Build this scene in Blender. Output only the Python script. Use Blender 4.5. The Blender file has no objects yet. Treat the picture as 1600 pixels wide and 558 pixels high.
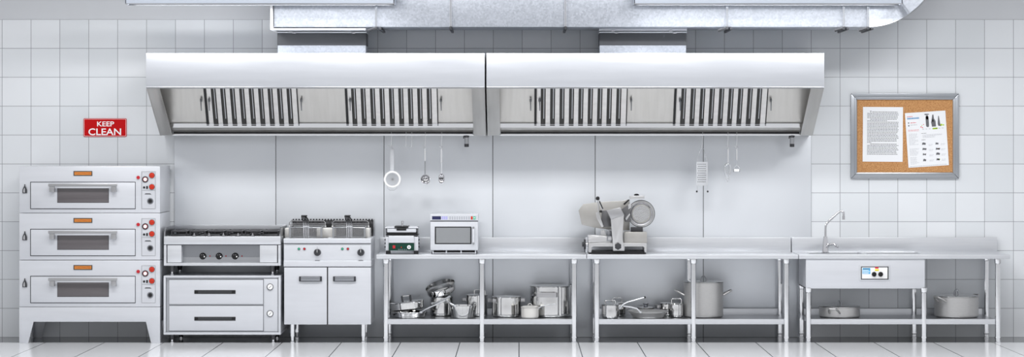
import bpy, bmesh, math, random
from mathutils import Matrix, Vector
random.seed(7)
SC = bpy.context.scene
COL = SC.collection
PI = math.pi
# ------------------------------------------------------------------ measuring
F = 3617.0; CAMD = 24.0; VX = 811.0; HZ = 225.0; CH = 2.004
def S(d): return F / (CAMD - d)              # pixels per metre at distance d in front of the wall
def X(px, d): return (px - VX) / S(d)
def Z(py, d): return CH + (HZ - py) / S(d)

# ------------------------------------------------------------------ materials
MATS = {}
def nodes(name):
    m = bpy.data.materials.new(name); m.use_nodes = True
    nt = m.node_tree; b = nt.nodes['Principled BSDF']
    MATS[name] = m
    return m, nt, b
def mat(name, col, rough=.5, metal=0.0, spec=.5, emis=None, es=0, coat=0):
    m, nt, b = nodes(name)
    b.inputs['Base Color'].default_value = (*col, 1)
    b.inputs['Roughness'].default_value = rough
    b.inputs['Metallic'].default_value = metal
    b.inputs['Specular IOR Level'].default_value = spec
    if coat: b.inputs['Coat Weight'].default_value = coat; b.inputs['Coat Roughness'].default_value = .05
    if emis:
        b.inputs['Emission Color'].default_value = (*emis, 1); b.inputs['Emission Strength'].default_value = es
    return m
def noise_mat(name, c1, c2, scale, r1, r2, metal, stretch=(1, 1, 1), detail=4, bump=0, contrast=(.3, .7)):
    """Two-tone procedural surface: noise drives colour and roughness."""
    m, nt, b = nodes(name); L = nt.links; N = nt.nodes
    tc = N.new('ShaderNodeTexCoord'); mp = N.new('ShaderNodeMapping')
    mp.inputs['Scale'].default_value = stretch
    nz = N.new('ShaderNodeTexNoise'); nz.inputs['Scale'].default_value = scale; nz.inputs['Detail'].default_value = detail
    mr = N.new('ShaderNodeMapRange'); mr.inputs['From Min'].default_value = contrast[0]; mr.inputs['From Max'].default_value = contrast[1]
    mx = N.new('ShaderNodeMix'); mx.data_type = 'RGBA'
    mx.inputs[6].default_value = (*c1, 1); mx.inputs[7].default_value = (*c2, 1)
    rr = N.new('ShaderNodeMapRange'); rr.inputs['To Min'].default_value = r1; rr.inputs['To Max'].default_value = r2
    L.new(tc.outputs['Object'], mp.inputs['Vector']); L.new(mp.outputs['Vector'], nz.inputs['Vector'])
    L.new(nz.outputs['Fac'], mr.inputs['Value']); L.new(mr.outputs['Result'], mx.inputs[0])
    L.new(mx.outputs[2], b.inputs['Base Color']); L.new(mr.outputs['Result'], rr.inputs['Value'])
    L.new(rr.outputs['Result'], b.inputs['Roughness'])
    b.inputs['Metallic'].default_value = metal
    if bump:
        bp = N.new('ShaderNodeBump'); bp.inputs['Strength'].default_value = bump; bp.inputs['Distance'].default_value = .002
        L.new(nz.outputs['Fac'], bp.inputs['Height']); L.new(bp.outputs['Normal'], b.inputs['Normal'])
    return m

noise_mat('satin_steel', (.60, .615, .645), (.65, .665, .69), 3, .31, .35, .62, (1, 1, 14))
noise_mat('front_steel', (.58, .595, .63), (.61, .625, .66), 2, .33, .37, .35, (1, 1, 10))
noise_mat('hood_steel', (.60, .62, .66), (.63, .65, .69), 2, .30, .33, .6, (1, 1, 12))
noise_mat('warm_steel', (.50, .49, .47), (.56, .55, .53), 2, .30, .38, .75, (10, 1, 1))
noise_mat('panel_steel', (.64, .665, .70), (.74, .765, .80), .9, .36, .42, .5, (1, 1, .8), 2)
noise_mat('leg_steel', (.78, .79, .81), (.82, .83, .85), 3, .10, .11, 1, (1, 1, 5))
noise_mat('pot_steel', (.64, .64, .64), (.70, .70, .69), 3, .08, .10, 1, (1, 1, 5))
noise_mat('matte_steel', (.45, .45, .45), (.50, .495, .49), 30, .38, .45, .75, (1, 1, 8))
noise_mat('baked_enamel', (.62, .61, .58), (.66, .65, .63), 5, .3, .4, .3)
noise_mat('dark_perforated', (.02, .02, .022), (.09, .09, .095), 60, .4, .5, .6)
noise_mat('cork', (.36, .15, .045), (.60, .33, .14), 90, .8, .95, 0, detail=6, bump=.5, contrast=(.3, .68))
noise_mat('filter_metal', (.62, .61, .60), (.70, .69, .68), 4, .28, .36, .55, (1, 1, 6))
mat('chrome', (.60, .60, .62), .1, 1)
mat('mid_steel', (.42, .43, .45), .28, 1)
mat('grey_metal', (.30, .31, .33), .3, 1)
mat('dark_metal', (.07, .07, .075), .35, .8)
mat('wire_grey', (.36, .36, .37), .45, .5)
mat('slot_dark', (.055, .054, .052), .5, .2, .3)
mat('strap_grey', (.40, .40, .41), .32, .8)
noise_mat('slicer_steel', (.50, .50, .505), (.56, .56, .565), 3, .28, .33, .7)
mat('riser_shade', (.085, .088, .095), .5, .2, .3)
mat('plate_dark', (.13, .13, .135), .42, .6, .4)
mat('seam_black', (.012, .012, .014), .6)
mat('black_plastic', (.012, .012, .013), .4, 0, .3)
mat('charcoal_plastic', (.04, .042, .047), .4, 0, .3)
noise_mat('cast_grey', (.36, .35, .33), (.41, .40, .385), 4, .3, .36, .5)
mat('handle_charcoal', (.035, .037, .04), .3, .2)
mat('oven_glass', (.10, .09, .095), .12, 0, .6)
mat('micro_glass', (.24, .25, .26), .2, .1, .5)
mat('red_plastic', (.50, .03, .012), .3, 0, .3)
mat('deep_red', (.42, .012, .02), .25)
mat('white_plastic', (.82, .82, .82), .35)
mat('green_panel', (.006, .04, .026), .4, 0, .2)
mat('green_lamp', (.03, .33, .18), .25)
mat('green_key', (.06, .42, .26), .4)
mat('navy_display', (.015, .018, .07), .2)
mat('lilac_key', (.36, .35, .68), .4)
mat('key_grey', (.28, .29, .33), .4)
mat('badge_orange', (.55, .22, .045), .4, 0, .2)
mat('badge_red', (.42, .07, .01), .4)
mat('sign_red', (.50, .002, .004), .35, 0, .15)
mat('sign_white', (.92, .92, .93), .4)
mat('paper', (.80, .81, .83), .7)
mat('ink', (.12, .12, .13), .7)
mat('ink_grey', (.42, .43, .46), .7)
mat('ink_blue', (.06, .25, .50), .6)
mat('ink_lime', (.42, .62, .03), .6)
mat('ink_red', (.62, .03, .05), .6)
mat('yellow_sticker', (.78, .66, .03), .5)
mat('cyan_print', (.10, .42, .72), .5)
mat('frame_alu', (.40, .42, .45), .3, .75)
mat('upper_paint', (.56, .575, .60), .6)
mat('ceiling_paint', (.8, .8, .8), .8)
mat('lamp_housing', (.45, .49, .56), .5, 0, .2)
mat('lamp_glow', (1, 1, 1), .5, 0, .5, (1, 1, 1), 1.5)

def tile_mat(name, pitch, x0, z0, floor=False):
    m, nt, b = nodes(name); L = nt.links; N = nt.nodes
    tc = N.new('ShaderNodeTexCoord'); sp = N.new('ShaderNodeSeparateXYZ'); L.new(tc.outputs['Object'], sp.inputs[0])
    def mth(op, a, bb=None):
        n = N.new('ShaderNodeMath'); n.operation = op
        for i, v in enumerate((a, bb)):
            if v is None: continue
            if isinstance(v, (int, float)): n.inputs[i].default_value = v
            else: L.new(v, n.inputs[i])
        return n.outputs[0]
    def cell(src, o, p):
        u = mth('DIVIDE', mth('SUBTRACT', src, o), p)
        fr = mth('FRACT', u)
        return mth('FLOOR', u), mth('MULTIPLY', mth('MINIMUM', fr, mth('SUBTRACT', 1.0, fr)), p)
    cx, dx = cell(sp.outputs[0], x0, pitch)
    if floor: cz, dz = cell(sp.outputs[1], z0, 3.6)
    else: cz, dz = cell(sp.outputs[2], z0, pitch)
    dist = mth('MINIMUM', dx, dz)
    cb = N.new('ShaderNodeCombineXYZ'); L.new(cx, cb.inputs[0]); L.new(cz, cb.inputs[1])
    wn = N.new('ShaderNodeTexWhiteNoise'); L.new(cb.outputs[0], wn.inputs['Vector'])
    hw = .0058 if floor else .0034
    g = N.new('ShaderNodeMapRange'); g.inputs['From Min'].default_value = hw*.55; g.inputs['From Max'].default_value = hw
    L.new(dist, g.inputs['Value'])
    base = N.new('ShaderNodeMix'); base.data_type = 'RGBA'
    L.new(wn.outputs['Value'], base.inputs[0])
    if floor:
        base.inputs[6].default_value = (.66, .67, .69, 1); base.inputs[7].default_value = (.71, .72, .74, 1)
        grout = (.01, .01, .012, 1)
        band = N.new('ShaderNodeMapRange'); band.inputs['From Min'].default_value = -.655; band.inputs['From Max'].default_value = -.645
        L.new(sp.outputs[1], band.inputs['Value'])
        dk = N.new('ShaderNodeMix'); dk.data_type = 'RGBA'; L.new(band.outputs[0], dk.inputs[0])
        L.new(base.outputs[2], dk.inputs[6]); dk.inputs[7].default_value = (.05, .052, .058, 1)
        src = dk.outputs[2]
    else:
        base.inputs[6].default_value = (.64, .665, .69, 1); base.inputs[7].default_value = (.71, .73, .755, 1)
        grout = (.27, .28, .30, 1)
        src = base.outputs[2]
    fin = N.new('ShaderNodeMix'); fin.data_type = 'RGBA'; L.new(g.outputs[0], fin.inputs[0])
    fin.inputs[6].default_value = grout; L.new(src, fin.inputs[7])
    L.new(fin.outputs[2], b.inputs['Base Color'])
    b.inputs['Roughness'].default_value = .14 if floor else .16
    nz = N.new('ShaderNodeTexNoise'); nz.inputs['Scale'].default_value = 1.2 if floor else 2.2; nz.inputs['Detail'].default_value = 1
    L.new(tc.outputs['Object'], nz.inputs['Vector'])
    if not floor:
        jit = N.new('ShaderNodeVectorMath'); jit.operation = 'ADD'
        L.new(tc.outputs['Object'], jit.inputs[0]); L.new(wn.outputs['Color'], jit.inputs[1]); L.new(jit.outputs[0], nz.inputs['Vector'])
    hgt = mth('ADD', mth('MULTIPLY', g.outputs[0], .12 if not floor else .25), mth('MULTIPLY', nz.outputs['Fac'], 1.0 if not floor else .3))
    bp = N.new('ShaderNodeBump'); bp.inputs['Strength'].default_value = .35 if not floor else .2; bp.inputs['Distance'].default_value = .01
    L.new(hgt, bp.inputs['Height']); L.new(bp.outputs['Normal'], b.inputs['Normal'])
    return m
TP = .29957
tile_mat('white_tile', TP, 3.328, 3.2946)
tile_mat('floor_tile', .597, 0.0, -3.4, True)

def galv():
    m, nt, b = nodes('galvanised'); L = nt.links; N = nt.nodes
    tc = N.new('ShaderNodeTexCoord')
    v = N.new('ShaderNodeTexVoronoi'); v.inputs['Scale'].default_value = 60
    nz = N.new('ShaderNodeTexNoise'); nz.inputs['Scale'].default_value = 30; nz.inputs['Detail'].default_value = 5
    ad = N.new('ShaderNodeVectorMath'); ad.operation = 'ADD'
    sc = N.new('ShaderNodeVectorMath'); sc.operation = 'SCALE'; sc.inputs['Scale'].default_value = .035
    L.new(tc.outputs['Object'], nz.inputs['Vector']); L.new(nz.outputs['Color'], sc.inputs[0])
    L.new(tc.outputs['Object'], ad.inputs[0]); L.new(sc.outputs[0], ad.inputs[1]); L.new(ad.outputs[0], v.inputs['Vector'])
    bw = N.new('ShaderNodeRGBToBW'); L.new(v.outputs['Color'], bw.inputs[0])
    mx = N.new('ShaderNodeMix'); mx.data_type = 'RGBA'; L.new(bw.outputs[0], mx.inputs[0])
    mx.inputs[6].default_value = (.43, .46, .51, 1); mx.inputs[7].default_value = (.56, .59, .65, 1)
    L.new(mx.outputs[2], b.inputs['Base Color'])
    rr = N.new('ShaderNodeMapRange'); rr.inputs['To Min'].default_value = .32; rr.inputs['To Max'].default_value = .44
    L.new(bw.outputs[0], rr.inputs['Value']); L.new(rr.outputs[0], b.inputs['Roughness'])
    b.inputs['Metallic'].default_value = .6
galv()

# ------------------------------------------------------------------ mesh builder
class MB:
    def __init__(s): s.bm = bmesh.new(); s.mods = []
    def _new(s, faces, mi):
        for f in faces: f.material_index = mi
    def poly(s, verts, faces, mi=0, bev=0, seg=2, M=None):
        vs = [s.bm.verts.new(M @ Vector(v) if M else v) for v in verts]
        fs = []
        for f in faces:
            try: fs.append(s.bm.faces.new([vs[i] for i in f]))
            except ValueError: pass
        for f in fs: f.material_index = mi
        bmesh.ops.recalc_face_normals(s.bm, faces=fs)
        if bev:
            es = list({e for f in fs for e in f.edges})
            r = bmesh.ops.bevel(s.bm, geom=es, offset=bev, segments=seg, affect='EDGES', profile=.5, clamp_overlap=True)
            for f in r['faces']: f.material_index = mi
        return s
    def box(s, x0, x1, y0, y1, z0, z1, mi=0, bev=0, M=None):
        v = [(x, y, z) for z in (z0, z1) for y in (y0, y1) for x in (x0, x1)]
        return s.poly(v, [(0, 1, 3, 2), (4, 6, 7, 5), (0, 4, 5, 1), (2, 3, 7, 6), (0, 2, 6, 4), (1, 5, 7, 3)], mi, bev, 2, M)
    def bp(s, x0, x1, y0, y1, df, db, mi=0, bev=0):
        """box: outline x0..x1, y0..y1 as the photo shows it on a face df metres before the wall; runs back to db"""
        return s.box(X(x0, df), X(x1, df), -df, -db, Z(y1, df), Z(y0, df), mi, bev)
    def prism(s, pts, y0, y1, mi=0, bev=0, M=None):   # pts (x,z)
        n = len(pts)
        v = [(p[0], y0, p[1]) for p in pts] + [(p[0], y1, p[1]) for p in pts]
        f = [tuple(range(n)), tuple(range(2*n-1, n-1, -1))] + [(i, (i+1) % n, n+(i+1) % n, n+i) for i in range(n)]
        return s.poly(v, f, mi, bev, 2, M)
    def pp(s, pts, df, db, mi=0, bev=0):
        return s.prism([(X(a, df), Z(b, df)) for a, b in pts], -df, -db, mi, bev)
    def prismx(s, pts, x0, x1, mi=0, bev=0):          # pts (y,z)
        n = len(pts)
        v = [(x0, p[0], p[1]) for p in pts] + [(x1, p[0], p[1]) for p in pts]
        f = [tuple(range(n)), tuple(range(2*n-1, n-1, -1))] + [(i, (i+1) % n, n+(i+1) % n, n+i) for i in range(n)]
        return s.poly(v, f, mi, bev)
    def lathe(s, c, prof, n=32, mi=0, M=None):
        """prof: (r,z) from one end to the other; r=0 closes"""
        M = M or Matrix.Identity(3); c = Vector(c); rings = []
        for r, z in prof:
            if r < 1e-6: rings.append([s.bm.verts.new(c + M @ Vector((0, 0, z)))])
            else: rings.append([s.bm.verts.new(c + M @ Vector((r*math.cos(2*PI*i/n), r*math.sin(2*PI*i/n), z))) for i in range(n)])
        fs = []
        for a, b in zip(rings, rings[1:]):
            for i in range(n):
                j = (i+1) % n
                q = ([a[0]] if len(a) == 1 else [a[i], a[j]]) + ([b[0]] if len(b) == 1 else [b[j], b[i]])
                if len(q) > 2: fs.append(s.bm.faces.new(q))
        for f in fs: f.material_index = mi
        bmesh.ops.recalc_face_normals(s.bm, faces=fs)
        return s
    def cyl(s, p0, p1, r, r2=None, n=20, mi=0):
        p0, p1 = Vector(p0), Vector(p1); d = p1 - p0
        M = d.to_track_quat('Z', 'Y').to_matrix(); r2 = r if r2 is None else r2
        return s.lathe(p0, [(0, 0), (r, 0), (r2, d.length), (0, d.length)], n, mi, M)
    def disc(s, px, py, rpx, df, t=.006, mi=0, n=24):
        """round button facing the room, rpx pixels in radius"""
        return s.cyl((X(px, df), -df, Z(py, df)), (X(px, df), -df-t, Z(py, df)), rpx/S(df), rpx/S(df)*.93, n, mi)
    def tube(s, pts, r, n=8, closed=False, mi=0):
        P = [Vector(p) for p in pts]; rings = []; up = None; N = len(P)
        for i, p in enumerate(P):
            a = P[i-1] if (i or closed) else p; b = P[(i+1) % N] if (i < N-1 or closed) else p
            t = (b - a).normalized()
            if up is None:
                up = t.orthogonal().normalized()
            up = (up - t*up.dot(t)).normalized(); w = t.cross(up)
            rings.append([s.bm.verts.new(p + r*(math.cos(2*PI*k/n)*up + math.sin(2*PI*k/n)*w)) for k in range(n)])
        fs = []
        for i in range(N if closed else N-1):
            a, b = rings[i], rings[(i+1) % N]
            for k in range(n): fs.append(s.bm.faces.new((a[k], a[(k+1) % n], b[(k+1) % n], b[k])))
        if not closed:
            fs.append(s.bm.faces.new(rings[0])); fs.append(s.bm.faces.new(rings[-1]))
        for f in fs: f.material_index = mi
        bmesh.ops.recalc_face_normals(s.bm, faces=fs)
        return s
    def torus(s, c, R, r, M=None, n=40, m=10, mi=0):
        M = M or Matrix.Identity(3); c = Vector(c)
        return s.tube([c + M @ Vector((R*math.cos(2*PI*i/n), R*math.sin(2*PI*i/n), 0)) for i in range(n)], r, m, True, mi)
    def build(s, name, mats, parent=None, label=None, sm=35):
        me = bpy.data.meshes.new(name)
        if isinstance(mats, str): mats = [mats]
        for k in mats: me.materials.append(MATS[k])
        o = bpy.data.objects.new(name, me); COL.objects.link(o)
        if parent is not None:
            off = parent['_w']; o.parent = parent; o['_w'] = off
        else:
            bb = [v.co for v in s.bm.verts]
            off = [sum(c[0] for c in bb)/len(bb), sum(c[1] for c in bb)/len(bb), min(c[2] for c in bb)]
            o.location = off; o['_w'] = off
        for v in s.bm.verts: v.co -= Vector(off)
        s.bm.to_mesh(me); s.bm.free()
        me.shade_smooth() if hasattr(me, 'shade_smooth') else None
        me.set_sharp_from_angle(angle=math.radians(sm))
        if label: o['label'] = label
        return o
def thing(name, label, cat, loc, group=None):
    o = bpy.data.objects.new(name, None); COL.objects.link(o); o.empty_display_size = .1
    o.location = loc; o['_w'] = list(loc); o['label'] = label; o['category'] = cat
    if group: o['group'] = group
    return o
def tag(o, label, cat, group=None):
    o['label'] = label; o['category'] = cat
    if group: o['group'] = group
    return o
def struct(o): o['kind'] = 'structure'; return o
def kids(o): return [c for c in bpy.data.objects if c.parent == o]
def copy_tree(o, dloc, label=None, parent=None):
    c = o.copy(); COL.objects.link(c)
    if parent is None:
        c.location = Vector(o.location) + Vector(dloc)
        c['_w'] = list(Vector(o['_w']) + Vector(dloc))
        if label: c['label'] = label
    else: c.parent = parent
    for ch in kids(o): copy_tree(ch, dloc, None, c)
    return c
def text_into(mb, txt, cx, cz, y, height, width, mi=0, thick=.0015, bold=0.0):
    """lettering facing the room, centred on cx,cz; height is that of the capitals"""
    cu = bpy.data.curves.new('lettering', 'FONT'); cu.body = txt; cu.extrude = 0; cu.resolution_u = 4; cu.offset = bold
    o = bpy.data.objects.new('lettering', cu); COL.objects.link(o)
    bpy.context.view_layer.update()
    me = bpy.data.meshes.new_from_object(o.evaluated_get(bpy.context.evaluated_depsgraph_get()))
    xs = [v.co.x for v in me.vertices]; ys = [v.co.y for v in me.vertices]
    x0, x1, y0, y1 = min(xs), max(xs), min(ys), max(ys)
    sx = width/(x1-x0); sz = height/(y1-y0)
    vs = [mb.bm.verts.new((cx + (v.co.x-(x0+x1)/2)*sx, y, cz + (v.co.y-(y0+y1)/2)*sz)) for v in me.vertices]
    fs = []
    for p in me.polygons:
        try: f = mb.bm.faces.new([vs[i] for i in p.vertices]); f.material_index = mi; fs.append(f)
        except ValueError: pass
    r = bmesh.ops.extrude_face_region(mb.bm, geom=fs)
    for g in r['geom']:
        if isinstance(g, bmesh.types.BMVert): g.co.y -= thick
    for f in mb.bm.faces:
        if any(v in vs for v in f.verts): f.material_index = mi
    bpy.data.objects.remove(o); bpy.data.curves.remove(cu); bpy.data.meshes.remove(me)

RX = Matrix.Rotation(PI/2, 3, 'X')   # local z -> facing -y
def rx(a): return Matrix.Rotation(a, 3, 'X')

# ------------------------------------------------------------------ the room
TOPT = 3.2946
m = MB(); m.box(-7.5, 7.5, 0, .15, 0, TOPT, 0); m.box(-7.5, 7.5, .004, .15, TOPT, 4.4, 1)
w = m.build('wall_back', ['white_tile', 'upper_paint']); struct(w)
# tiles are laid from the room's own origin: move the mesh back so texture space is world space
def world_space(o):
    off = Vector(o.location)
    for v in o.data.vertices: v.co += off
    o.location = (0, 0, 0); o['_w'] = [0, 0, 0]
world_space(w)
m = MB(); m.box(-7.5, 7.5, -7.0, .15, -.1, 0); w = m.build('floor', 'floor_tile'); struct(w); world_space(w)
m = MB(); m.box(-7.5, 7.5, -7.0, .15, 4.4, 4.5); struct(m.build('ceiling', 'ceiling_paint'))
SEAMS = [272, 431, 600, 770, 930, 1099, 1268]
for i, (a, b) in enumerate(zip(SEAMS, SEAMS[1:])):
    m = MB(); m.box(X(a, .012)+.003, X(b, .012)-.003, -.012, 0, .002, 2.35, 0, .002)
    o = m.build('trim_%d' % (i+1), 'panel_steel'); struct(o); world_space(o)
m = MB(); m.box(X(272, .01)+.003, X(1268, .01)-.003, -.002, 0, .002, 2.34); struct(m.build('trim_7', 'seam_black'))

# ------------------------------------------------------------------ deck ovens on their stand
D = .72
def oven_deck():
    t = thing('deck_oven', 'white steel deck oven, topmost of the stack of three', 'oven', (X(140, D), -.4, Z(480, D)), 'stacked deck ovens')
    y0, y1 = 407.5, 480
    m = MB(); m.box(X(30, D), X(250, D), -D+.002, -.05, Z(480, D)+.002, Z(406.5, D)-.002, 0, .005)
    t_b = m.build('body', 'front_steel', t)
    o = 147.0                                    # the photo's top deck, moved down two decks
    m = MB(); m.bp(47.2, 211.8, 284.2+o, 326.8+o, D+.0015, D-.001, 1); m.bp(48.2, 210.8, 285.4+o, 325.8+o, D+.012, D, 0, .003)
    dr = m.build('door', ['front_steel', 'charcoal_plastic'], t)
    m = MB(); m.bp(90, 169.5, 295+o, 316.5+o, D+.0135, D+.01, 0, .001); m.build('window_pane', 'oven_glass', dr, 'dark glass oven window')
    m = MB(); m.bp(89.4, 170.1, 294.4+o, 317.1+o, D+.0128, D+.01, 0); m.build('window_frame', 'charcoal_plastic', dr)
    m = MB(); m.bp(75, 183, 287.6+o, 292.0+o, D+.075, D+.055, 0, .006)
    for a, b in ((75.5, 84.5), (173.5, 182.5)):
        sg = 1 if a < 100 else -1
        m.bp(a + (1.5 if sg > 0 else 0), b - (0 if sg > 0 else 1.5), 290+o, 300.6+o, D+.066, D+.011, 0, .003)
    m.build('handle', 'strap_grey', dr, 'brushed grey bar handle')
    m = MB(); m.bp(114.8, 144.2, 267.3+o, 274.7+o, D+.004, D, 1, .001); m.bp(116.2, 142.8, 268.6+o, 273.6+o, D+.005, D, 0)
    text_into(m, 'TOASTMASTER', X(129.5, D), Z(271.1+o, D), -D-.005, 3.3/S(D), 25.4/S(D), 2, .001)
    m.build('name_badge', ['badge_orange', 'charcoal_plastic', 'badge_red'], t, 'small orange badge with red lettering')
    m = MB()
    m.pp([(35, 302+o), (42, 302+o), (42, 297+o), (40.6, 293+o), (39.2, 291+o), (39.2, 288.2+o), (37.8, 288.2+o), (37.8, 291+o), (36.4, 293+o), (35, 297+o)], D+.010, D, 0, .0015)
    m.pp([(36.4, 301+o), (39, 301+o), (39, 296+o), (38.2, 293+o), (36.4, 297+o)], D+.012, D+.009, 1)
    m.build('side_latch', ['charcoal_plastic', 'chrome'], t, 'bottle-shaped dark latch')
    m = MB(); m.bp(221.2, 243, 268+o, 326.5+o, D+.0015, D, 1); m.bp(221.8, 242.4, 268.6+o, 297.2+o, D+.003, D); m.bp(221.8, 242.4, 298+o, 325.9+o, D+.003, D, 0)
    m.pp([(225.5, 303.8+o), (227.5, 302.3+o), (234.5, 302.3+o), (237, 304.2+o), (234, 303.9+o)], D+.004, D+.003, 2)
    cp = m.build('control_panel', ['front_steel', 'mid_steel', 'charcoal_plastic'], t)
    m = MB(); m.disc(216, 277.4+o, 2.8, D, .010); m.build('indicator_lamp', 'deep_red', t, 'small dark red lamp')
    for yy in (274.1, 292.1):
        m = MB(); m.disc(237.3, yy+o, 4.6, D+.003, .008, 1); m.disc(237.3, yy+o, 4.1, D+.010, .010); m.bp(234.4, 240.2, yy+o-.7, yy+o+.7, D+.026, D+.018, 0, .002)
        m.build('knob', ['red_plastic', 'charcoal_plastic'], cp, 'red round knob')
    m = MB(); m.disc(226.9, 280.5+o, 5.1, D+.003, .008); m.disc(226.9, 280.5+o, 3.5, D+.010, .004, 2); m.disc(226.9, 280.5+o, 2.9, D+.012, .007, 1)
    m.build('dial', ['charcoal_plastic', 'white_plastic', 'deep_red'], cp, 'dark dial with white centre')
    m = MB(); m.disc(225.2, 293+o, 1.8, D+.003, .006); m.build('button', 'black_plastic', cp)
    m = MB(); m.bp(228.4, 230.9, 290.8+o, 295.3+o, D+.009, D+.002, 0, .001); m.build('toggle_switch', 'black_plastic', cp)
    m = MB(); m.disc(234.7, 314.3+o, 5, D+.003, .006, 1); m.disc(234.7, 314.3+o, 3.6, D+.008, .008); m.disc(234.7, 314.3+o, 2.2, D+.015, .004, 2)
    m.build('timer_dial', ['charcoal_plastic', 'grey_metal', 'black_plastic'], cp, 'dark dial with grey ring')
    return t
low = oven_deck()
H1 = 73.5/S(D)
low['label'] = 'white steel deck oven, bottom one of the stack, resting on the stand'
copy_tree(low, (0, 0, H1), 'white steel deck oven, middle one of the stack of three')
copy_tree(low, (0, 0, 2*H1), 'white steel deck oven, topmost of the stack, below the red sign')
t = thing('oven_stand', 'low white steel stand with slanted sheet legs under the deck ovens', 'stand', (X(140, D), -.4, 0))
zt = Z(480, D)-.001; za = Z(503, D)
A = [(X(30, D), 0), (X(30, D), zt), (X(250, D), zt), (X(250, D), 0), (X(236, D), 0), (X(228, D), za), (X(52.5, D), za), (X(44, D), 0)]
m = MB(); m.prism(A, -D, -D+.012, 0, .002); m.build('front_panel', 'front_steel', t)
m = MB(); m.prism(A, -.062, -.05, 0, .002); m.build('rear_panel', 'front_steel', t)
for xx in (X(30, D), X(250, D)-.012):
    m = MB(); m.prismx([(-D+.012, 0), (-D+.012, zt), (-.062, zt), (-.062, 0), (-.14, 0), (-.19, za), (-D+.14, za), (-D+.09, 0)], xx, xx+.012)
    m.build('side_panel', 'front_steel', t)
m = MB(); m.box(X(30, D)+.012, X(250, D)-.012, -D+.012, -.062, zt-.012, zt); m.build('top_plate', 'front_steel', t)

# ------------------------------------------------------------------ gas range on a two-drawer chest
t = thing('drawer_chest', 'white low chest with two drawers and two round gauges under the gas range', 'refrigerated drawers', (X(347, D), -.4, 0))
m = MB()
m.box(X(258, D), X(436, D), -D+.03, -.06, Z(520, D), Z(433, D), 0)
for a in ((255.5, 438.5, 431, 434), (255.5, 438.5, 519.5, 523.3), (255.5, 259, 434, 519.5), (435, 438.5, 434, 519.5)): m.bp(*a, D, .06, 0, .003)
m.bp(259, 435, 434, 435.2, D-.004, D-.03, 1); m.bp(259.0, 260, 434, 519.5, D-.004, D-.03, 1); m.bp(434, 435, 434, 519.5, D-.004, D-.03, 1); m.bp(259, 435, 518, 519.5, D-.004, D-.03, 1)
ch = m.build('body', ['front_steel', 'grey_metal'], t)
m = MB(); m.bp(412.2, 434, 435.4, 518, D-.008, D-.03, 0, .002)
for yy in (448.4, 490.2):
    pass
gp = m.build('gauge_panel', 'front_steel', t)
for ya, yb, hy in ((437.6, 475.4, 453.5), (478.2, 516.8, 495.3)):
    m = MB(); m.bp(263.4, 411.8, ya-.5, yb+.5, D-.009, D-.03, 1); m.bp(264.2, 411.2, ya, yb, D-.001, D-.02, 0, .003)
    dw = m.build('drawer', ['front_steel', 'grey_metal'], t)
    m = MB(); m.bp(303.6, 368, hy, hy+5.8, D+.004, D-.001, 1, .001); m.bp(309.5, 362, hy+.8, hy+4.8, D+.006, D, 0)
    m.build('handle', ['handle_charcoal', 'black_plastic'], dw, 'charcoal recessed bar handle')
for yy in (448.4, 490.2):
    m = MB(); m.disc(422, yy, 5.3, D-.008, .012, 1); m.disc(422, yy, 4.2, D+.004, .002, 0)
    c = Vector((X(422, D), -D-.008, Z(yy, D))); m.cyl(c+Vector((-.012, 0, -.012)), c+Vector((.014, 0, .012)), .002, mi=1, n=6)
    m.build('gauge', ['white_plastic', 'charcoal_plastic'], gp, 'round dial thermometer')
def eq_leg(par, px, df, y0, zb, r=.02, mt='dark_metal', name='leg'):
    m = MB(); x = X(px, df); zt = Z(y0, df); h = zt-zb
    m.lathe((x, -df, 0), [(0, zt), (r*1.25, zt), (r*.9, zb+h*.35), (0, zb+h*.35)], 16)
    m.lathe((x, -df, 0), [(0, zb+h*.36), (r*.5, zb+h*.36), (r*.5, zb+h*.15), (r*.8, zb+h*.1), (r*.8, zb+.001), (0, zb+.001)], 16, 1)
    m.build(name, [mt, 'leg_steel'], par)
for px, df in ((269, .66), (427, .66), (283, .15), (433, .15)): eq_leg(t, px, df, 521.5, 0, .022)

t = thing('gas_range', 'countertop gas range with black grates and three black knobs, standing on the drawer chest', 'stove', (X(347, D), -.4, Z(431, D)))
m = MB()
zt = Z(369.6, D); zr = zt + .092
m.bp(256, 438.5, 369.6, 382.2, D, .06, 0, .004)
m.bp(256, 260, 383, 415.3, D, .06, 0, .002); m.bp(434.5, 438.5, 383, 415.3, D, .06, 0, .002)
m.bp(260, 434.5, 411, 415.3, D-.002, .06, 0, .002)
m.bp(261.5, 283.5, 383.4, 410.4, D-.006, .2, 0, .002); m.bp(406, 433, 383.4, 410.4, D-.006, .2, 0, .002)
m.bp(283.5, 406, 382, 411, D-.12, .1, 4); m.bp(283.5, 406, 402, 411, D-.11, .1, 2)
m.bp(260, 434.5, 382.1, 383.3, D-.008, .2, 3)
body = m.build('body', ['satin_steel', 'satin_steel', 'mid_steel', 'charcoal_plastic', 'grey_metal'], t)
m = MB(); xa, xb = X(256, D)+.001, X(438.5, D)-.001
GP = [(-D+.004, zt), (-D+.004, zt+.025), (-D+.07, zr), (-.07, zr), (-.07, zt)]
m.prismx(GP, xa, xa+.012, 0); m.prismx(GP, xb-.012, xb, 0)
m.box(xa, xb, -.085, -.07, zt, zr, 0, .002)
m.build('splash_guard', 'mid_steel', t, 'raised steel rim around the burners')
m = MB(); m.box(xa+.03, xb-.014, -D+.10, -.09, zt, zt+.006); m.box(xa+.03, xb-.014, -.098, -.088, zt, zt+.05); m.build('burner_tray', 'black_plastic', t, 'black burner tray')
for k, px in enumerate((300, 347, 394)):
    x = X(px, D)
    for yy in (-.24, -.48):
        m = MB(); m.lathe((x, yy, zt+.006), [(0, 0), (.055, 0), (.055, .012), (.04, .018), (.04, .026), (0, .028)], 24)
        m.build('burner', 'dark_metal', t)
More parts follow.
